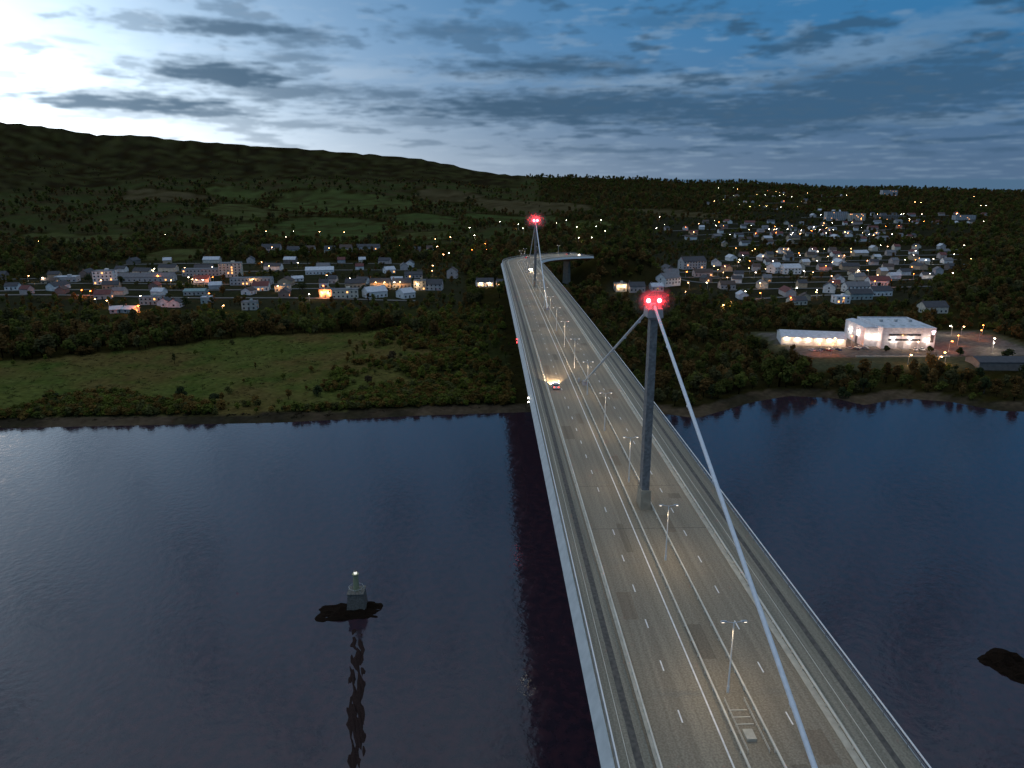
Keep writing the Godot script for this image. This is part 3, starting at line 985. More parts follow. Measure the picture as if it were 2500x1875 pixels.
func build_bridge_lamps() -> void:
	var st := st_new()
	tube(st, Vector3(0, 0, 0), Vector3(0, 0.9, 0), 0.15, 0.15, 8)
	tube(st, Vector3(0, 0.9, 0), Vector3(0, 9.2, 0), 0.105, 0.065, 8)
	var pole := done(st)
	st = st_new()
	for s in [-1.0, 1.0]:
		tube(st, Vector3(0, 9.15, 0), Vector3(0.85 * s, 9.32, 0), 0.05, 0.04, 6)
	var arm := done(st)
	st = st_new()
	frustum(st, Vector3(0, -0.05, 0), Vector2(0.75, 0.3), Vector2(0.55, 0.18), 0.14)
	var head := done(st)
	st = st_new()
	box(st, Vector3(0, -0.12, 0), Vector3(0.3, 0.1, 0.2))
	var lens := done(st)
	M.bridge_lens = glow(Color(1.0, 0.93, 0.84), 2.5)
	var k := -2
	while 71.5 + 30.6 * k < 712.0:
		var s := 71.5 + 30.6 * k
		k += 1
		if absf(s - 427.0) < 6.0:
			s += 8.0
		var nth := ["first", "second", "third", "fourth", "fifth", "sixth", "seventh", "eighth", "ninth", "tenth", "eleventh", "twelfth"]
		var words := ""
		if s < 90.0:
			words = "twin-armed lamp post on the central reserve nearest the access hatch" if s > 60.0 else "twin-armed lamp post on the bridge, %s before the access hatch" % ("second" if s < 25.0 else "first")
		elif s < 122.0:
			words = "twin-armed lamp post on the central reserve just before the nearer pylon"
		elif s < 427.0:
			words = "%s twin-armed lamp post beyond the nearer pylon, on the central reserve" % nth[int((s - 122.0) / 30.6)]
		else:
			words = "%s twin-armed lamp post beyond the farther pylon, towards the bend" % nth[int((s - 427.0) / 30.6)]
		var o := thing("bridge_lamp_post", words, "lamp post", along(s, -0.55, 0.003), heading(s), "twin-armed lamp posts along the bridge")
		part("pole", pole, M.pole, o)
		part("arm", arm, M.rail, o)
		for sd in [-1.0, 1.0]:
			var hd := part("lamp_head", head, M.steel, o, Vector3(1.15 * sd, 9.36, 0))
			part("lamp_lens", lens, M.bridge_lens, hd, Vector3(0.12 * sd, 0, 0))
			spot(o, Vector3(1.2 * sd, 9.0, 0), Vector3(0.25 * sd, -1, 0), 84.0, 9.0, Color(1.0, 0.88, 0.7))

	# red obstruction lights on the pylon heads, with added fog volumes imitating their glare
	M.red_lens = glow(Color(1.0, 0.16, 0.2), 90.0)
	for ps in [122.0, 427.0]:
		for sd in [-1.0, 1.0]:
			var at := along(ps, 0.12 + 0.92 * sd, 36.2)
			var o := thing("obstruction_light", "red aircraft warning light on the %s pylon's head, %s of its pair" % ["nearer" if ps < 200.0 else "farther", "left lamp" if sd < 0 else "right lamp"], "warning light", at, 0.0, "red warning lights on the pylon heads")
			st = st_new()
			tube(st, Vector3(0, -0.02, 0), Vector3(0, 0.9, 0), 0.2, 0.14, 8)
			part("stand", done(st), M.head, o)
			var ball := SphereMesh.new()
			ball.radius = 0.36 if ps < 200.0 else 0.62
			ball.height = ball.radius * 2.0
			ball.radial_segments = 16
			ball.rings = 8
			part("lamp_lens", ball, M.red_lens, o, Vector3(0, 1.2, 0))
			var l := OmniLight3D.new()
			l.name = "lamp_light"
			l.light_color = Color(1.0, 0.03, 0.07)
			l.light_energy = 330.0 if ps < 200.0 else 1100.0
			l.light_size = 0.28
			l.omni_range = 80.0
			l.omni_attenuation = 2.0
			l.shadow_enabled = true
			l.position = Vector3(0, 1.2, 0)
			o.add_child(l, true)
		for layer in [[3.2, 0.08], [4.6, 0.045], [6.4, 0.012]]:  # added fog layers that stand in for the glare round the lamps
			var glare_fog := FogVolume.new()
			glare_fog.name = numbered("glare_fog")
			glare_fog.shape = RenderingServer.FOG_VOLUME_SHAPE_ELLIPSOID
			glare_fog.size = Vector3(layer[0] * 1.15, layer[0] * 0.9, layer[0]) * (1.0 if ps < 200.0 else 1.8)
			var fm := FogMaterial.new()
			fm.density = layer[1]
			fm.albedo = Color(0.9, 0.9, 0.9)
			glare_fog.material = fm
			add_child(glare_fog)
			glare_fog.position = along(ps, 0.12, 37.3)
			glare_fog.set_meta("kind", "stuff")
	# pairs of small navigation lights hung under the left edge of the deck
	for p in [[195.0, "white"], [275.0, "red"]]:
		var o := thing("navigation_light", "pair of small %s navigation lights hung on the bridge's left edge" % p[1], "navigation light", along(p[0], -16.5, -1.3))
		st = st_new()
		box(st, Vector3(0, -1.2, 0), Vector3(0.12, 1.6, 0.2))
		part("bracket", done(st), M.steel, o)
		var c := Color(1, 0.95, 0.85) if p[1] == "white" else Color(1.0, 0.16, 0.14)
		for y in [0.1, -1.1]:
			part("lamp_lens", cached_box(Vector3(0.26, 0.26, 0.26)), glow(c, 14.0), o, Vector3(-0.2, y, 0))

func rubble(len_: float, wid: float, h: float, seed_: int) -> ArrayMesh:
	# a low uneven bank of mud and stones, long along z
	var r := FastNoiseLite.new()
	r.seed = seed_
	r.frequency = 0.16
	r.fractal_octaves = 4
	var st := st_new()
	var nx := 14
	var nz := maxi(14, int(len_ / 2.0))
	var f := func(i: int, j: int) -> Vector3:
		var u := i / float(nx) * 2.0 - 1.0
		var v := j / float(nz) * 2.0 - 1.0
		var x := u * wid / 2
		var z := v * len_ / 2
		var edge := pow(clampf(1.0 - u * u, 0.0, 1.0), 0.7) * pow(clampf(1.0 - pow(absf(v), 3.0), 0.0, 1.0), 0.7)
		return Vector3(x + r.get_noise_2d(z, 50) * minf(wid * 0.12, 1.4), -0.5 + edge * (h + 0.5) * (1.0 + 0.8 * r.get_noise_2d(x * 2.4, z * 1.4) + 0.5 * r.get_noise_2d(x * 9.0, z * 7.0)), z)
	for i in nx:
		for j in nz:
			quad(st, f.call(i, j), f.call(i, j + 1), f.call(i + 1, j + 1), f.call(i + 1, j))
	return done(st)

func build_river_things() -> void:
	# beacon on its dark stone footing
	var o := thing("river_beacon", "small grey and olive beacon tower standing in the river left of the bridge", "beacon", Vector3(-33.6, 0, -166.5))
	var st := st_new()
	frustum(st, Vector3(0, -1, 0), Vector2(4.9, 4.9), Vector2(3.8, 3.8), 5.9)
	part("base", done(st), M.stone, o)
	st = st_new()
	box(st, Vector3(0, 4.9, 0), Vector3(4.2, 0.25, 4.2))
	part("platform", done(st), M.stone, o)
	st = st_new()
	for i in 8:
		var a := TAU * i / 8
		tube(st, Vector3(cos(a) * 1.9, 5.1, sin(a) * 1.9), Vector3(cos(a) * 1.9, 6.1, sin(a) * 1.9), 0.05, 0.05, 5)
		var c := TAU * (i + 1) / 8
		tube(st, Vector3(cos(a) * 1.9, 6.1, sin(a) * 1.9), Vector3(cos(c) * 1.9, 6.1, sin(c) * 1.9), 0.05, 0.05, 5)
	part("railing", done(st), M.steel, o)
	st = st_new()
	tube(st, Vector3(0, 5.14, 0), Vector3(0, 9.6, 0), 0.75, 0.62, 14)
	part("tower", done(st), M.beacon, o)
	st = st_new()
	tube(st, Vector3(0, 9.6, 0), Vector3(0, 9.75, 0), 0.85, 0.85, 14)
	part("gallery", done(st), M.beacon, o)
	st = st_new()
	tube(st, Vector3(0, 9.75, 0), Vector3(0, 10.5, 0), 0.4, 0.4, 12)
	part("lantern", done(st), glow(Color(1.0, 1.0, 0.96), 0.55), o)
	st = st_new()
	tube(st, Vector3(0, 10.5, 0), Vector3(0, 10.9, 0), 0.5, 0.05, 12)
	part("cap", done(st), M.stone, o)
	# dark shoals and a low dark strip that runs towards us from the beacon
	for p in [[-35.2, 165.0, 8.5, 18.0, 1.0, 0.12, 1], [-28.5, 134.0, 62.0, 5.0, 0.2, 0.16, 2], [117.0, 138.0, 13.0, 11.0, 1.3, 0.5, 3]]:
		var sh := setting("low_bank", rubble(p[2], p[3], p[4], p[6]), M.low_strip if p[6] == 2 or p[6] == 4 else M.mud)
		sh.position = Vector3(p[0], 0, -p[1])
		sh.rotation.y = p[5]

func build_factory() -> void:
	# the big white hall, its side wing and the yard lamps
	var yard := 5.0
	var o := thing("factory", "large white flat-roofed factory hall with two dark window bands, floodlit", "factory", Vector3(258, yard, -451), deg_to_rad(-4))
	var w := 32.0
	var dp := 38.0
	var h := 12.4
	for i in range(-3, 3):
		for j in range(-3, 4):
			occupy(258 + i * 6.0, 451 + j * 6.0, 4.0)
	# front wall, built in panels, with the two window bands set into it
	for i in 8:
		part("wall_panel", cached_box(Vector3(w / 8 - 0.05, h, 0.3)), M.w_factory, o, Vector3(-w / 2 + w / 8 * (i + 0.5), 0, dp / 2 - 0.15))
		part("wall_panel", cached_box(Vector3(w / 8 - 0.05, h, 0.3)), M.w_factory, o, Vector3(-w / 2 + w / 8 * (i + 0.5), 0, -dp / 2 + 0.15))
	for i in 9:
		for s in [-1, 1]:
			part("wall_panel", cached_box(Vector3(0.3, h, (dp - 0.6) / 9 - 0.05)), M.w_factory, o, Vector3(s * (w / 2 - 0.15), 0, -dp / 2 + 0.3 + (dp - 0.6) / 9 * (i + 0.5)))
	part("inner_core", cached_box(Vector3(w - 0.62, h - 0.2, dp - 0.62)), M.w_grey, o)
	var st := st_new()
	frustum(st, Vector3(0, h - 0.15, 0), Vector2(w - 0.7, dp - 0.7), Vector2(w - 0.7, 0.6), 0.9)
	part("roof", done(st), M.r_pale, o)
	st = st_new()
	for s in [-1, 1]:
		box(st, Vector3(s * (w / 2 - 0.2), h + 0.003, 0), Vector3(0.5, 0.5, dp + 0.1))
		box(st, Vector3(0, h + 0.004, s * (dp / 2 - 0.2)), Vector3(w - 0.92, 0.48, 0.5))
	part("parapet", done(st), M.w_factory, o)
	for y in [4.9, 8.0]:
		for i in 9:
			part("window", cached_box(Vector3(2.05, 1.15, 0.14)), M.glass, o, Vector3(-11.0 + i * 2.14, y, dp / 2 + 0.05))
	part("door", cached_box(Vector3(2.0, 4.8, 0.16)), M.door, o, Vector3(14.0, 4.0, dp / 2 + 0.05))
	for x in [-9.5, -4.5, 4.0, 9.0]:
		part("loading_door", cached_box(Vector3(3.6, 3.6, 0.12)), M.w_grey, o, Vector3(x, 0.4, dp / 2 + 0.05))
	# a lower wing on the left
	part("side_wing", cached_box(Vector3(8.0, h - 0.8, 30.0)), M.w_factory, o, Vector3(-w / 2 - 4.02, 0, -2.0))
	st = st_new()
	frustum(st, Vector3(0, 0.003, 0), Vector2(7.6, 29.6), Vector2(0.5, 29.4), 0.7)
	part("wing_roof", done(st), M.r_pale, o, Vector3(-w / 2 - 4.02, h - 0.8, -2.0))
	part("door", cached_box(Vector3(0.16, 4.5, 3.2)), M.door, o, Vector3(-w / 2 - 8.05, 0, 2.0))
	for i in 10:
		part("roof_light", cached_box(Vector3(1.2, 0.14, 5.0)), M.fairing, o, Vector3(-12.6 + (i % 5) * 6.3, h + 0.42, -9.0 if i < 5 else 9.5))
	for i in 3:
		part("roof_vent", cached_box(Vector3(1.6, 1.5, 1.6)), M.steel, o, Vector3(-9.0 + i * 9.0, h + 0.7, 0.0))
	# the small glowing sign at the top corner of the right wall
	M.sign_red = glow(Color(1.0, 0.1, 0.16), 5.0)
	M.sign_white = glow(Color(1.0, 0.85, 0.9), 6.0)
	var sg := part("lit_sign", cached_box(Vector3(0.24, 3.2, 2.6)), M.sign_red, o, Vector3(w / 2 + 0.15, 8.2, dp / 2 - 2.0))
	st = st_new()
	tri(st, Vector3(-1.1, 2.6, 0), Vector3(1.1, 2.6, 0), Vector3(-0.1, 0.2, 0))
	tri(st, Vector3(1.1, 2.6, -0.1), Vector3(-1.1, 2.6, -0.1), Vector3(-0.1, 0.2, -0.1))
	part("sign_emblem", done(st), M.sign_white, o, Vector3(w / 2 - 1.5, 8.4, dp / 2 + 0.14))
	var rl := OmniLight3D.new()
	rl.name = "lamp_light"
	rl.light_color = Color(1, 0.1, 0.2)
	rl.light_energy = 12.0
	rl.light_size = 0.5
	rl.shadow_enabled = true
	rl.omni_range = 60.0
	rl.omni_attenuation = 2.0
	rl.position = Vector3(0.8, 1.5, 0)
	sg.add_child(rl, true)
	# wall lamps
	for p in [[-9.0, 5.9, dp / 2 + 0.5, 1.0], [1.0, 6.0, dp / 2 + 0.5, 1.0], [11.5, 5.9, dp / 2 + 0.5, 1.0], [-w / 2 - 6.4, 7.0, 13.5, 0.6], [-w / 2 - 2.2, 6.4, 13.5, 0.6], [-w / 2 - 8.5, 7.5, 4.0, 1.0], [-w / 2 - 8.5, 6.5, -8.0, 1.0]]:
		var lamp := part("wall_lamp", cached_box(Vector3(0.8, 0.4, 0.5)), M.flood, o, Vector3(p[0], p[1], p[2]))
		var l := OmniLight3D.new()
		l.name = "lamp_light"
		l.light_color = Color(1.0, 0.92, 0.86)
		l.light_energy = 17.0 * p[3]
		l.light_size = 0.2
		l.omni_range = 80.0
		l.omni_attenuation = 2.0
		l.shadow_enabled = true
		l.position = Vector3(0, -0.35, 0.7) if absf(p[0]) < w / 2 + 8 else Vector3(-0.8, -0.35, 0)
		lamp.add_child(l, true)

	building("workshop", "long low pale-roofed workshop beside the factory, front wall brightly floodlit", "workshop", 205, 452, 38, 20, 7.4, "shed", "w_white", "r_pale", -14.0, 0.0, "", false, 6)
	building("store_shed", "dark low store shed at the right end of the factory bank", "shed", 292, 392, 40, 14, 4.6, "shed", "w_dark", "r_slate", -3.0, 0.0, "", false)
	# the yard wall below the hall
	var wl := thing("yard_wall", "long grey retaining wall below the factory forecourt", "wall", Vector3(243, 3.2, -411), deg_to_rad(-2))
	for i in 22:
		part("wall_panel", cached_box(Vector3(2.45, 2.4 + 0.12 * (i % 3), 0.4)), M.concrete, wl, Vector3(-27.0 + i * 2.5, 0, 0))
	# parked cars in front of the workshop
	var paints := ["paint_white", "paint_silver", "paint_dark", "paint_red", "paint_white", "paint_blue", "paint_silver", "paint_dark", "paint_white", "paint_silver"]
	var words := ["white", "silver", "black", "red", "white", "blue", "silver", "black", "white", "silver"]
	for i in paints.size():
		var x := 196.0 + i * 3.3 + (5.0 if i > 5 else 0.0)
		var d := 425.0 + i * 0.8 + (3.0 if i % 2 == 0 else 0.0)
		var places := ["leftmost of the row below the floodlit workshop", "second from the left below the floodlit workshop", "third from the left below the workshop", "fourth from the left below the workshop", "mid-row before the workshop's brightest lamps", "just right of mid-row before the workshop", "first past the gap, right of the workshop cars", "second past the gap, near the yard lamp", "third past the gap, near the hall's wing", "last of the row, beside the hall's wing"]
		car("parked %s car, %s" % [words[i], places[i]], Vector3(x, 5.02, -d), deg_to_rad(20 + rng.randf_range(-6, 6)), paints[i], false, "cars parked before the workshop")
	for i in 3:
		car("white car parked at the hall's loading doors, %s" % ["leftmost of three", "middle of three", "rightmost of three"][i], Vector3(259.0 + i * 4.4, 5.02, -427.5), deg_to_rad(180), "paint_white", false, "cars parked at the factory's loading doors")

# explicit buildings: x, distance, width, depth, height, kind, wall, roof, turn, share of lit windows, category, what it is
func build_left_town() -> void:
	var list := [
		[-413, 742, 20, 11, 5, "flat", "w_grey", "r_pale", 6, 0.1, "building", "low pale flat-roofed building at the left end of the town"],
		[-367, 724, 18, 14, 12.5, "flat", "w_white", "r_grey", 8, 0.12, "apartment block", "square pale apartment block at the left end of the long grey terrace"],
		[-336, 742, 54, 11, 8, "gable", "w_grey", "r_grey", 4, 0.08, "terrace", "very long grey terrace running right from the square pale apartment block"],
		[-297, 783, 37, 11, 7, "flat", "w_pink", "r_grey", 4, 0.12, "terrace", "pinkish long flat-roofed row left of the tallest block"],
		[-264, 774, 22, 15, 13.8, "flat", "w_cream", "r_grey", 12, 0.1, "apartment block", "tallest cream apartment block above the left town"],
		[-224, 712, 38, 11, 6.5, "flat", "w_grey", "r_grey", 3, 0.06, "terrace", "long low grey building below the tallest cream block"],
		[-256, 656, 18, 12, 5, "shed", "w_green", "r_teal", 5, 0.0, "shed", "low shed with a teal roof in the middle of the left town"],
		[-274, 610, 17, 10, 6, "flat", "w_green", "r_grey", 4, 0.05, "building", "pale green flat-roofed building beside the white gabled houses near the woods"],
		[-259, 599, 8, 10, 7, "gable", "w_white", "r_slate", 86, 0.05, "house", "white gabled house right of the pale green building"],
		[-250, 597, 8, 10, 6.4, "gable", "w_white", "r_slate", 86, 0.05, "house", "white gabled house at the right end of the pale green building's row"],
		[-327, 638, 13, 10, 7.2, "gable", "w_pink", "r_red", 12, 0.1, "house", "pinkish house with a red-brown roof among trees, beside orange lamps"],
		[-286, 574, 9, 8, 5, "gable", "w_grey", "r_pale", 20, 0.0, "house", "small pale-roofed house at the wood's edge, left one of two"],
		[-275, 574, 9, 8, 5, "gable", "w_grey", "r_pale", -8, 0.1, "house", "small pale-roofed house at the wood's edge, beside a bright orange lamp"],
		[-231, 613, 8, 8, 5, "flat", "w_green", "r_pale", 6, 0.0, "building", "tiny pale green flat-roofed building below the teal-roofed shed"],
		[-210, 656, 10, 9, 6, "gable", "w_white", "r_brown", 75, 0.05, "house", "white house with a brown roof standing gable-on below the long grey building"],
		[-205, 677, 14, 10, 8, "gable", "w_white", "r_red", 5, 0.05, "house", "white house with a dark red roof below the long grey building"],
		[-187, 584, 11, 9, 6.2, "flat", "w_green", "r_grey", 4, 0.0, "building", "lone pale green building nearest the meadow woods"],
		[-422, 728, 13, 9, 5.5, "gable", "w_tan", "r_brown", 5, 0.3, "house", "small tan house with lit windows at the left end of the town"],
		[-190, 706, 12, 13, 8, "gable", "w_tan", "r_brown", 88, 0.05, "house", "tan house standing gable-on at the right end of the long grey building"],
		[-184, 671, 13, 9, 5, "flat", "w_cream", "r_grey", 4, 0.3, "building", "low cream building with a bright lamp beside the big round tree"],
		[-178, 797, 29, 20, 7, "shed", "w_white", "r_pale", 10, 0.0, "hall", "broad hall with a gleaming pale roof behind the middle of the town"],
		[-187, 736, 11, 8, 5, "gable", "w_white", "r_pale", 20, 0.0, "house", "small white house left of and below the gleaming hall"],
		[-138, 640, 11, 10, 6.8, "flat", "w_tan", "r_grey", -6, 0.5, "building", "small floodlit tan building with a glaring orange lamp on its wall"],
		[-122, 637, 22, 11, 7, "flat", "w_cream", "r_grey", 10, 0.05, "building", "wide cream flat-roofed building right of the glaring orange lamp"],
		[-97, 639, 18, 13, 9, "gable", "w_white", "r_pale", 32, 0.0, "house", "big white house with a bluish pale roof, turned cornerwise"],
		[-70, 635, 12, 12, 8, "gable", "w_white", "r_pale", 40, 0.0, "house", "white pale-roofed house, rightmost at the town's lower edge"],
		[-122, 690, 18, 10, 8, "gable", "w_tan", "r_slate", 2, 0.15, "tenement", "tan tenement lit by street lamps, leftmost of the lamp-lit row"],
		[-99, 690, 19, 10, 8.4, "gable", "w_tan", "r_slate", 2, 0.2, "tenement", "tan tenement lit by four street lamps in the middle of the row"],
		[-79, 690, 17, 10, 8.2, "gable", "w_tan", "r_slate", 2, 0.2, "tenement", "tan tenement third along the lamp-lit row"],
		[-61, 676, 11, 11, 8.6, "flat", "w_tan", "r_grey", 0, 0.1, "tenement", "square tan tenement fourth along the lamp-lit row, nearer us"],
		[-48, 676, 15, 11, 9.4, "gable", "w_grey", "r_slate", -4, 0.05, "tenement", "grey tenement at the right end of the lamp-lit row"],
		[-89, 865, 7, 9, 8, "gable", "w_white", "r_slate", 85, 0.0, "house", "narrow white gable among dark trees high behind the tenements"],
		[-105, 801, 11, 9, 7, "gable", "w_white", "r_pale", 30, 0.05, "house", "white house right of the gleaming hall, up behind the tenements"],
		[-75, 761, 18, 9, 6, "gable", "w_pink", "r_slate", 3, 0.1, "terrace", "pinkish terrace directly behind the grey tenement"],
		[-35, 755, 8, 10, 11, "gable", "w_pink", "r_brown", 80, 0.0, "house", "tall pinkish gable at the right end of the town, nearest the bridge"],
		[-284, 997, 24, 12, 10, "gable", "w_pink", "r_slate", 4, 0.08, "tenement", "wide pinkish tenement at the left end of the upper row"],
		[-254, 991, 15, 11, 8.5, "gable", "w_grey", "r_slate", 4, 0.05, "house", "grey house second along the upper row below the fields"],
		[-236, 1009, 12, 11, 8, "gable", "w_cream", "r_brown", 4, 0.05, "house", "cream house third along the upper row below the fields"],
		[-210, 1009, 14, 11, 8.5, "gable", "w_green", "r_slate", 4, 0.1, "house", "pale bluish house fourth along the upper row, with a lamp before it"],
		[-192, 1027, 16, 11, 9, "gable", "w_pink", "r_brown", 4, 0.05, "house", "pink house fifth along the upper row, with two gables"],
		[-166, 1055, 32, 12, 7.5, "gable", "w_grey", "r_slate", 3, 0.05, "terrace", "long dim grey terrace at the right of the upper row"],
		[-96, 1037, 10, 10, 7, "gable", "w_pink", "r_slate", 3, 0.1, "house", "small pink house alone right of the upper row"],
		[-77, 1043, 13, 10, 8, "gable", "w_cream", "r_brown", 3, 0.4, "house", "lit cream house at the right end of the upper row, by yellow lamps"],
		[-2, 694, 16, 11, 7.6, "gable", "w_white", "r_slate", 5, 0.6, "house", "white floodlit house close to the bridge's left edge"],
		[14, 697, 10, 9, 6, "gable", "w_white", "r_slate", 5, 0.6, "house", "small floodlit white house half hidden by the bridge's left edge"],
	]
	for b in list:
		building(b[10].replace(" ", "_"), b[11], b[10], b[0], b[1], b[2], b[3], b[4], b[5], b[6], b[7], b[8], b[9], "", true, 2 if b[11].contains("floodlit") else 0)
	scatter_houses([[-440, -45, 690, 690, 3], [-430, -60, 668, 630, 3], [-440, -60, 735, 715, 2], [-400, -70, 815, 840, 4], [-420, -100, 885, 905, 3], [-500, -300, 770, 800, 3]], 0.85, "houses of the town left of the bridge", 0.05)

func build_right_estate() -> void:
	var list := [
		[307, 650, 11, 10, 9, "gable", "w_white", "r_slate", 62, 0.03, "house", "white house turned cornerwise, left of the white terraces above the factory"],
		[343, 709, 11, 9, 7, "gable", "w_white", "r_slate", 80, 0.0, "house", "white gable highest above the white terraces"],
		[332, 652, 22, 10, 9, "gable", "w_white", "r_grey", 4, 0.03, "terrace", "white terrace, middle one of three stepped rows above the factory"],
		[317, 616, 20, 10, 8.4, "gable", "w_green", "r_slate", 4, 0.0, "terrace", "bluish white terrace, lowest of three stepped rows above the factory"],
		[372, 690, 21, 10, 8.2, "gable", "w_white", "r_red", 4, 0.0, "house", "white house with a red roof at the right end of the estate"],
		[344, 633, 18, 10, 8, "gable", "w_white", "r_slate", 3, 0.05, "terrace", "white house below the red-roofed one, by the dark wood"],
		[293, 598, 12, 9, 5.6, "flat", "w_white", "r_pale", 4, 0.3, "building", "low lit white building below the stepped white terraces"],
		[254, 593, 14, 9, 6.2, "gable", "w_cream", "r_slate", 4, 0.1, "house", "cream house with a lamp at its left, at the estate's lower edge"],
		[345, 555, 19, 11, 8.6, "gable", "w_cream", "r_slate", 5, 0.0, "house", "long pale cream house standing alone in the wood above the factory"],
		[119, 654, 10, 9, 6.2, "flat", "w_cream", "r_grey", 4, 0.5, "building", "floodlit cream building, leftmost of the row behind the red pylon lights"],
		[133, 652, 14, 10, 8, "gable", "w_pink", "r_slate", 3, 0.05, "house", "wide pinkish white house second in the row behind the red pylon lights"],
		[152, 656, 11, 9, 6.4, "gable", "w_grey", "r_pale", 4, 0.1, "house", "pale grey house at the right of the row behind the red pylon lights"],
		[167, 675, 19, 13, 10, "gable", "w_white", "r_grey", 30, 0.0, "house", "big white gabled house above the row behind the pylon lights"],
		[227, 814, 28, 13, 13, "gable", "w_grey", "r_slate", 15, 0.03, "apartment block", "large dim grey block high at the left end of the estate"],
		[306, 778, 13, 11, 10, "gable", "w_white", "r_pale", 30, 0.0, "house", "gleaming white building in the middle of the estate, left of a pair"],
		[320, 771, 19, 11, 10, "gable", "w_white", "r_pale", 5, 0.0, "hall", "gleaming white building in the middle of the estate, right of a pair"],
		[269, 612, 7, 8, 6, "gable", "w_tan", "r_brown", 80, 0.7, "house", "small house glowing orange under a lamp below the estate"],
		[749, 1595, 46, 14, 17, "flat", "w_grey", "r_grey", 3, 0.08, "apartment block", "tall long block of flats on the far ridge, left of two"],
		[788, 1586, 36, 14, 14, "flat", "w_cream", "r_grey", 3, 0.1, "apartment block", "long block of flats on the far ridge, right of two, with a yellow lamp"],
		[885, 1634, 62, 13, 10, "flat", "w_dark", "r_grey", 2, 0.15, "building", "very long low dark building right of the two far blocks of flats"],
		[1127, 1745, 50, 14, 10, "flat", "w_grey", "r_grey", 2, 0.1, "building", "long dim building at the far right below the skyline"],
		[1560, 2900, 60, 20, 22, "flat", "w_grey", "r_grey", 2, 0.1, "building", "big square building near the skyline at the far right"],
	]
	for b in list:
		building(b[10].replace(" ", "_"), b[11], b[10], b[0], b[1], b[2], b[3], b[4], b[5], b[6], b[7], b[8], b[9], "", true, 2 if b[11].contains("floodlit") else 0)
	scatter_houses([[172, 228, 706, 716, 2], [182, 238, 748, 758, 3], [192, 262, 790, 800, 3], [215, 330, 622, 650, 2], [215, 420, 672, 690, 2], [225, 470, 705, 740, 3], [225, 500, 745, 770, 3], [240, 530, 790, 815, 3], [255, 560, 835, 862, 3], [260, 580, 885, 905, 3], [320, 610, 930, 950, 3], [380, 640, 980, 1000, 3]], 0.8, "houses of the estate right of the bridge", 0.05, true)
	scatter_houses([[350, 640, 1110, 1120, 3], [400, 700, 1165, 1180, 3], [330, 720, 1225, 1240, 4], [330, 720, 1290, 1305, 4], [320, 760, 1350, 1370, 4], [420, 820, 1430, 1450, 4], [560, 900, 1520, 1540, 4], [690, 1150, 1640, 1680, 4], [800, 1250, 1790, 1830, 5]], 0.62, "houses of the second estate behind the wood", 0.06, true)
	scatter_houses([[560, 760, 1880, 1900, 6], [620, 900, 2120, 2150, 6], [700, 1000, 2280, 2300, 6], [760, 1100, 2460, 2480, 6], [900, 1300, 2700, 2720, 8], [950, 1500, 3000, 3030, 8]], 0.36, "scattered houses below the skyline", 0.1, true)

# rows of small houses: x from, x to, distance at either end, wander
func scatter_houses(rows: Array, share: float, group: String, lit: float, lamps := false) -> void:
	var walls := [["w_white", "white"], ["w_white", "white"], ["w_cream", "cream"], ["w_grey", "grey"], ["w_pink", "pinkish"], ["w_dark", "dark"], ["w_tan", "tan"]]
	var roofs := [["r_slate", "slate"], ["r_slate", "slate"], ["r_brown", "brown"], ["r_grey", "grey"], ["r_red", "dark red"], ["r_pale", "pale"]]
	var sizes := [[9, 8, 6.6], [14, 9, 7.0], [11, 8, 6.2], [19, 9, 7.2], [8, 8, 7.4]]
	for r in rows:
		var x: float = r[0] + rng.randf() * 8.0
		var rd := st_new()
		var n := int((r[1] - r[0]) / 6.0)
		for i in n:
			var e := []
			for j in [i, i + 1]:
				var sx: float = lerpf(r[0], r[1], j / float(n))
				var sd: float = lerpf(r[2], r[3], j / float(n)) - 11.0 + 3.0 * sin(sx * 0.03)
				e.append(at_ground(sx, sd + 2.6, 0.45))
				e.append(at_ground(sx, sd - 2.6, 0.45))
			quad(rd, e[1], e[0], e[2], e[3])
		setting("street", done(rd), M.street)
		while x < r[1]:
			var t: float = (x - r[0]) / (r[1] - r[0])
			var d: float = lerpf(r[2], r[3], t) + rng.randf_range(-r[4], r[4])
			var z: Array = sizes[rng.randi() % sizes.size()]
			if rng.randf() < share and not is_taken(x, d) and not is_taken(x + z[0] * 0.5, d) and not is_taken(x - z[0] * 0.5, d):
				var w: Array = walls[rng.randi() % walls.size()]
				var f: Array = roofs[rng.randi() % roofs.size()]
				building("house", where_is("%s house with %s roof" % [w[1], f[1]], x, d), "house", x, d, z[0], z[1], z[2], "gable", w[0], f[0], rng.randf_range(-14, 14) + (90.0 if rng.randf() < 0.25 else 0.0), lit, group, d < 760.0 and rng.randf() < 0.3)
			x += z[0] + rng.randf_range(3.0, 9.0)
			if lamps and rng.randf() < 0.3:
				var tone: String = ["warm", "white", "warm", "white", "orange"][rng.randi() % 5]
				street_lamp(x - 4.0, d - 9.0, 6.0, tone, where_is({"orange": "orange", "white": "white", "warm": "yellow"}[tone] + " street lamp", x - 4.0, d - 9.0), "%s street lamps among the houses right of the bridge" % tone, 10.0 if d < 800.0 else 0.0, 1.0 if d < 1050.0 else 2.0)

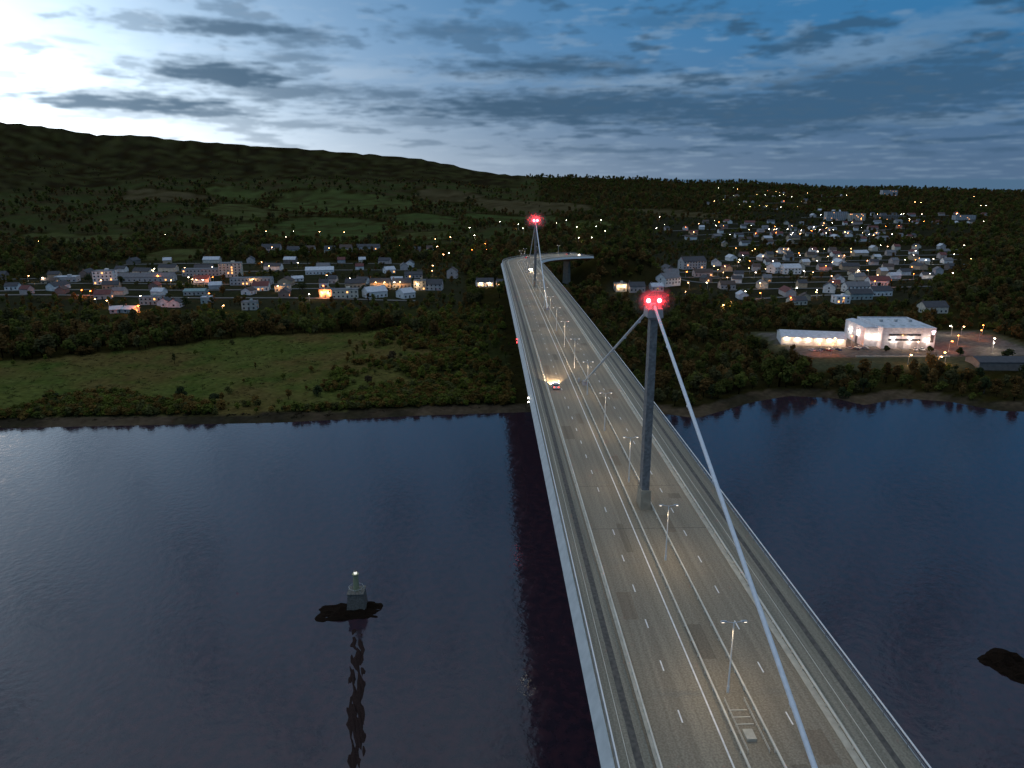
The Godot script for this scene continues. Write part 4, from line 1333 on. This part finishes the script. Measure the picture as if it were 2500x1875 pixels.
func build_lamps() -> void:
	var left := [[-450, 740], [-427, 726], [-398, 767], [-389, 776], [-350, 795], [-360, 703], [-349, 644], [-339, 639], [-313, 598], [-301, 593], [-286, 614], [-267, 570], [-321, 802], [-295, 807], [-277, 809], [-261, 795], [-287, 720], [-279, 707], [-272, 703], [-265, 701], [-263, 720], [-296, 701], [-324, 737], [-203, 568], [-234, 625], [-574, 1085], [-624, 1063], [-313, 995], [-481, 1139], [-240, 709], [-353, 1212], [-314, 1231], [-275, 1253], [-234, 1246], [-295, 1112], [-279, 977], [-207, 989], [-136, 1007], [-120, 1041], [-76, 1122], [-73, 1030], [-69, 1031], [-14, 1031], [-20, 989], [-5, 1004], [0, 992], [-2, 1060], [-54, 1139], [-55, 934], [-49, 951], [-60, 821], [-56, 769], [-130, 707], [-101, 681], [-95, 681], [-86, 681], [-80, 681], [-185, 662], [-149, 620], [-138, 631], [-147, 664], [-213, 844], [-255, 849], [-237, 814], [-62, 668], [-221, 702], [-158, 731]]
	var sodium := [6, 7, 11, 20, 22, 24, 42, 43, 44, 45, 46, 60, 59]
	var i := 0
	for p in left:
		var kind := "orange" if i in sodium else ("white" if i % 3 == 1 else "warm")
		var strong := 90.0 if i in [6, 11, 20, 44, 59] else (16.0 if p[1] < 900 else 0.0)
		street_lamp(p[0], p[1], 6.0 if p[1] < 900 else 8.0, kind, where_is({"orange": "orange", "white": "white", "warm": "yellow"}[kind] + " street lamp", p[0], p[1]), "%s street lamps of the town left of the bridge" % kind, strong, 1.0 if p[1] < 900 else 2.0)
		i += 1
	# the road junction behind the bridge's far end
	for p in [[25, 1443], [55, 1383], [60, 1307], [127, 1460], [160, 1616], [155, 1375], [192, 1404], [221, 1559], [195, 1319], [-17, 1212], [-26, 1319], [134, 1173], [155, 1180], [333, 1555], [294, 1383]]:
		street_lamp(p[0], p[1] * 0.93, 12.0, "white", where_is("tall white junction lamp", p[0], p[1]), "tall lamps of the road junction beyond the bridge", 0.0 if i % 2 else 40.0, 2.0)
		i += 1
	var right := [[943, 3069], [935, 3115], [1005, 3014], [998, 3034], [1049, 2996], [1129, 2890], [1361, 3288], [1351, 3162], [1474, 3200], [712, 2309], [649, 2142], [718, 2274], [677, 2006], [655, 1861], [750, 1801], [723, 1612], [781, 1550], [863, 1641], [981, 1753], [1372, 2351], [1360, 2360], [1491, 2772], [1967, 3005], [1424, 2136], [1434, 2130], [1129, 1779], [906, 1334], [324, 1359], [386, 1359], [426, 1371], [407, 1326], [442, 1253], [483, 1246], [476, 1159], [497, 1170], [651, 1438], [608, 1299], [582, 1202], [599, 1177], [588, 1132], [584, 1115], [336, 995], [310, 888], [343, 954], [357, 980], [290, 841], [280, 819], [371, 943], [424, 943], [390, 824], [435, 893], [382, 751], [438, 841], [511, 864], [524, 857], [457, 781], [569, 854], [557, 792], [230, 699], [239, 758], [202, 668], [184, 664], [169, 620], [222, 622], [193, 572], [182, 560], [272, 640], [281, 616], [248, 590], [325, 769], [290, 762], [276, 769], [380, 891], [401, 977], [481, 969], [534, 998], [481, 857], [329, 737], [323, 660], [740, 1995], [725, 1985], [750, 1990], [690, 1840], [1010, 2550], [1080, 2700]]
	i = 0
	for p in right:
		var kind := "white" if i % 3 == 0 else ("orange" if i % 13 == 3 else "warm")
		var far: bool = p[1] > 1050
		street_lamp(p[0], p[1], 9.0 if far else 6.0, kind, where_is({"orange": "orange", "white": "white", "warm": "yellow"}[kind] + " street lamp", p[0], p[1]), "%s street lamps %s" % [kind, "below the skyline" if p[1] > 1450 else ("of the second estate" if far else "of the estate right of the bridge")], 0.0 if far else 14.0, 2.0 if p[1] < 1450 and far else (4.0 if far else 1.0))
		i += 1
	# the factory yard
	var yard := [[307, 469, "white"], [313, 468, "warm"], [330, 472, "orange"], [316, 454, "orange"], [293, 440, "orange"], [309, 431, "white"], [301, 419, "white"], [277, 423, "orange"], [270, 433, "warm"], [257, 421, "warm"], [234, 391, "warm"], [257, 394, "warm"], [250, 389, "warm"], [213, 433, "warm"], [202, 416, "orange"], [196, 417, "orange"], [226, 440, "orange"]]
	var where := ["behind the hall's right corner, left of a pair", "behind the hall's right corner, right of a pair", "farthest right behind the yard", "right of the hall beside the track", "on the track right of the hall", "bright white at the yard's right edge", "at the right end above the dark shed", "before the hall's right corner on the forecourt", "close under the hall's right corner", "on the forecourt before the dark windows", "low on the bank left below the wall", "low on the bank below the forecourt", "lowest on the bank before the bushes", "tall by the workshop cars", "right one below the parked cars", "left one below the parked cars", "between workshop and hall"]
	for j in yard.size():
		street_lamp(yard[j][0], yard[j][1], 6.5, yard[j][2], "lit yard lamp %s" % where[j], "lamps of the factory yard", 24.0)

func build_trees() -> void:
	var variants := []
	for i in 4:
		variants.append(tree_mesh(100 + i, 8.5 + i * 1.0, 4.4 - 0.2 * i, 210, 0.95))
	variants.append(tree_mesh(110, 14.0, 2.5, 170, 0.95))
	var bands := [[318.0, 700.0, 6.5, "riverside_wood", "dark mixed woodland and scrub between the far bank and the towns"], [700.0, 1200.0, 8.5, "town_wood", "dark trees in and behind the towns on both sides of the bridge"], [1200.0, 2100.0, 14.0, "hill_wood", "dark hedgerow trees and woods on the lower hillside"], [2100.0, 4200.0, 24.0, "ridge_wood", "dark far woods below the skyline"]]
	for b in bands:
		var lists := [[], [], [], [], []]
		var d: float = b[0]
		var cell: float = b[2]
		while d < b[1]:
			var x := -d * 0.86
			while x < d * 0.86:
				var px := x + rng.randf_range(-0.5, 0.5) * cell
				var pd := d + rng.randf_range(-0.5, 0.5) * cell
				x += cell
				if pd > ridge_far(px / pd) + 60.0:
					continue
				var c := cover(px, pd)
				if rng.randf() > c[1] or is_taken(px, pd) or is_taken(px, pd + 6.0):
					continue
				var near_bridge := pd > 560.0 and pd < 830.0 and px > 5.0 and px < 103.0 and Vector2(px - (AXIS + RADIUS), pd - BEND).length() < 129.0 and Vector2(px - (AXIS + RADIUS), pd - BEND).length() > 91.0
				if near_bridge:
					continue
				var k: float = c[2] * rng.randf_range(0.5, 1.35) * (1.0 if cell < 10.0 else minf(cell / 10.0 * 0.85, 1.45))
				if pd < shore(px) + 26.0 and px < 60.0:
					k *= 0.75
				var t := Transform3D(Basis(Vector3.UP, rng.randf() * TAU).scaled(Vector3(k * rng.randf_range(0.85, 1.2), k * rng.randf_range(0.85, 1.1), k)), at_ground(px, pd, -0.2))
				var tt := tree_tint()
				if pd < 585.0 and px < 18.0 and c[2] < 0.7:
					tt = Color(tt.r * 1.3, tt.g * 1.35, tt.b * 1.05)
				lists[rng.randi() % 4 if rng.randf() > 0.07 or cell > 10.0 else 4].append([t, tt])
			d += cell
		wood(b[3], b[4], lists, variants)
	# low scrub along the water's edge and round the bridge's left side
	var scrub := [[], [], [], [], []]
	for i in 9000:
		var px := rng.randf_range(-340.0, 12.0)
		var pd := shore(px) + rng.randf_range(7.0, 44.0)
		if i > 5000:
			px = rng.randf_range(-85.0, 12.0)
			pd = rng.randf_range(335.0, 560.0)
		var want := 0.5 + 2.4 * n_big.get_noise_2d(px * 1.3, pd * 1.3) + 1.2 * n_mid.get_noise_2d(px, pd) - (clampf((pd - shore(px) - 14.0) / 30.0, 0.0, 1.0) if i <= 5000 else clampf((-px - 30.0) / 45.0, 0.0, 1.0) - 0.1)
		if rng.randf() > want:
			continue
		var k := rng.randf_range(0.2, 0.48)
		var tt := tree_tint()
		scrub[rng.randi() % 4].append([Transform3D(Basis(Vector3.UP, rng.randf() * TAU).scaled(Vector3(k * 1.5, k, k * 1.5)), at_ground(px, pd, -0.9 * k)), Color(tt.r * 1.2, tt.g * 1.25, tt.b)])
	wood("bank_scrub", "low olive and rusty scrub along the left bank and beside the bridge", scrub, variants)
	# tussocks of rough grass over the meadow and the bank
	var st := SurfaceTool.new()
	st.begin(Mesh.PRIMITIVE_TRIANGLES)
	var r := RandomNumberGenerator.new()
	r.seed = 4
	for i in 14:
		var a := r.randf() * TAU
		var p := Vector3(r.randf_range(-0.7, 0.7), 0, r.randf_range(-0.7, 0.7))
		var kk := r.randf_range(0.75, 1.2)
		st.set_color(Color(kk, kk, kk))
		st.add_vertex(p + Vector3(cos(a), -0.1, sin(a)) * 0.35)
		st.add_vertex(p - Vector3(cos(a), 0.1, sin(a)) * 0.35)
		st.add_vertex(p + Vector3(cos(a + 1.5) * 0.4, r.randf_range(0.1, 0.28), sin(a + 1.5) * 0.6))
	st.generate_normals()
	var tuft := st.commit()
	var mm := MultiMesh.new()
	mm.transform_format = MultiMesh.TRANSFORM_3D
	mm.use_colors = true
	mm.mesh = tuft
	var put := []
	var tints := []
	for i in 5000:
		var x := rng.randf_range(-380.0, 20.0)
		var d := rng.randf_range(318.0, 520.0)
		var c := cover(x, d)
		if c[1] > 0.6 or d < shore(x) + 2.0 or n_mid.get_noise_2d(x * 2.0, d * 2.0) < -0.12:
			continue
		put.append(Transform3D(Basis(Vector3.UP, rng.randf() * TAU).scaled(Vector3.ONE * rng.randf_range(0.7, 1.6)), at_ground(x, d)))
		var g: Color = c[0]
		var k := rng.randf_range(0.6, 1.4)
		tints.append(Color(g.r * k, g.g * k, g.b * k))
	mm.instance_count = put.size()
	for i in put.size():
		mm.set_instance_transform(i, put[i])
		mm.set_instance_color(i, tints[i])
	var gr := MultiMeshInstance3D.new()
	gr.name = "rough_grass"
	gr.multimesh = mm
	gr.material_override = M.leaf
	add_child(gr)
	tag(gr, "tussocky rough grass over the meadow by the river", "grass")
	gr.set_meta("kind", "stuff")
	# trees and bushes that stand out singly
	var singles := [[-206, 344, 5.5, "dark round bush on the bank before the meadow, at the left"], [-150, 352, 6.0, "dark bush standing alone at the meadow's lower middle"], [-131, 343, 5.0, "small dark bush near the water below the meadow's middle"], [-84, 352, 5.5, "bush at the right end of the meadow's lower edge"], [-62, 372, 5.0, "rusty bush where the meadow meets the scrub, nearer the water"], [-55, 420, 6.5, "rusty round tree at the meadow's right edge"], [-163, 655, 13.0, "big round dark tree in the middle of the left town"], [-240, 590, 10.0, "dark round tree between the white gabled houses and the lone green building"],
		[-348, 714, 9.0, "dark round tree before the square pale apartment block"], [-385, 727, 9.5, "dark round tree before the low building at the town's left end"], [-110, 660, 8.0, "dark tree between the white buildings and the tenements"], [95, 336, 6.0, "bush overhanging the water just right of the bridge"], [110, 344, 7.0, "dark tree on the bank right of the bridge and pylon"], [189, 351, 8.0, "dark tree on the point below the factory"], [176, 345, 6.0, "bush at the tip of the point below the factory"], [248, 346, 9.0, "tall dark tree at the right end of the bank"], [300, 404, 7.0, "rounded green bush by the lamplit track"], [266, 424, 4.0, "small dark bush on the forecourt right of the hall's front"], [240, 425, 3.5, "small dark bush at the hall's front left corner"], [278, 414, 4.5, "dark bush before the lamplit slope"], [262, 372, 6.5, "dark tree below the lamplit slope"], [288, 374, 7.5, "dark tree right of and below the lamplit slope"]]
	for s in singles:
		var sd := int(absf(s[0]) * 7 + s[1])
		var rr := RandomNumberGenerator.new()
		rr.seed = sd
		var hgt: float = s[2]
		var o := thing("bush" if hgt < 7.0 else "tree", s[3], "bush" if hgt < 7.0 else "tree", at_ground(s[0], s[1]), rr.randf() * TAU)
		var tr := st_new()
		trunk_shape(tr, hgt, hgt * 0.028)
		M.bark = mat(Color(0.05, 0.042, 0.034))
		part("trunk", done(tr), M.bark, o)
		var cs := SurfaceTool.new()
		cs.begin(Mesh.PRIMITIVE_TRIANGLES)
		leaf_crown(cs, rr, hgt, hgt * 0.5, 420, 0.62, Color(0.075, 0.055, 0.03) if s[3].contains("rusty") else Color(0.05, 0.062, 0.026))
		part("crown", cs.commit(), M.leaf, o)

func build_vehicles() -> void:
	car("white car with glowing tail lights driving away on the bridge's left carriageway", along(201.0, -8.6, 0.01), heading(201.0), "paint_white", true, "", 550.0)
	car("oncoming car with dazzling headlights beside the farther pylon", along(524.0, 3.2, 0.01), PI, "paint_white", true, "", 90.0, 2.8)
	var s := 700.0
	car("car with red tail lights on the bend of the far approach road", along(s, -5.0, 0.01), heading(s), "paint_dark", true, "", 60.0, 1.0)
	car("oncoming car with white headlights at the far end of the approach road", along(707.0, 4.5, 0.01), heading(707.0) + PI, "paint_silver", true, "", 60.0, 2.0)
	car("car with tail lights close behind the farther pylon on the bend", along(640.0, -5.0, 0.01), heading(640.0), "paint_dark", true, "", 60.0, 1.0)
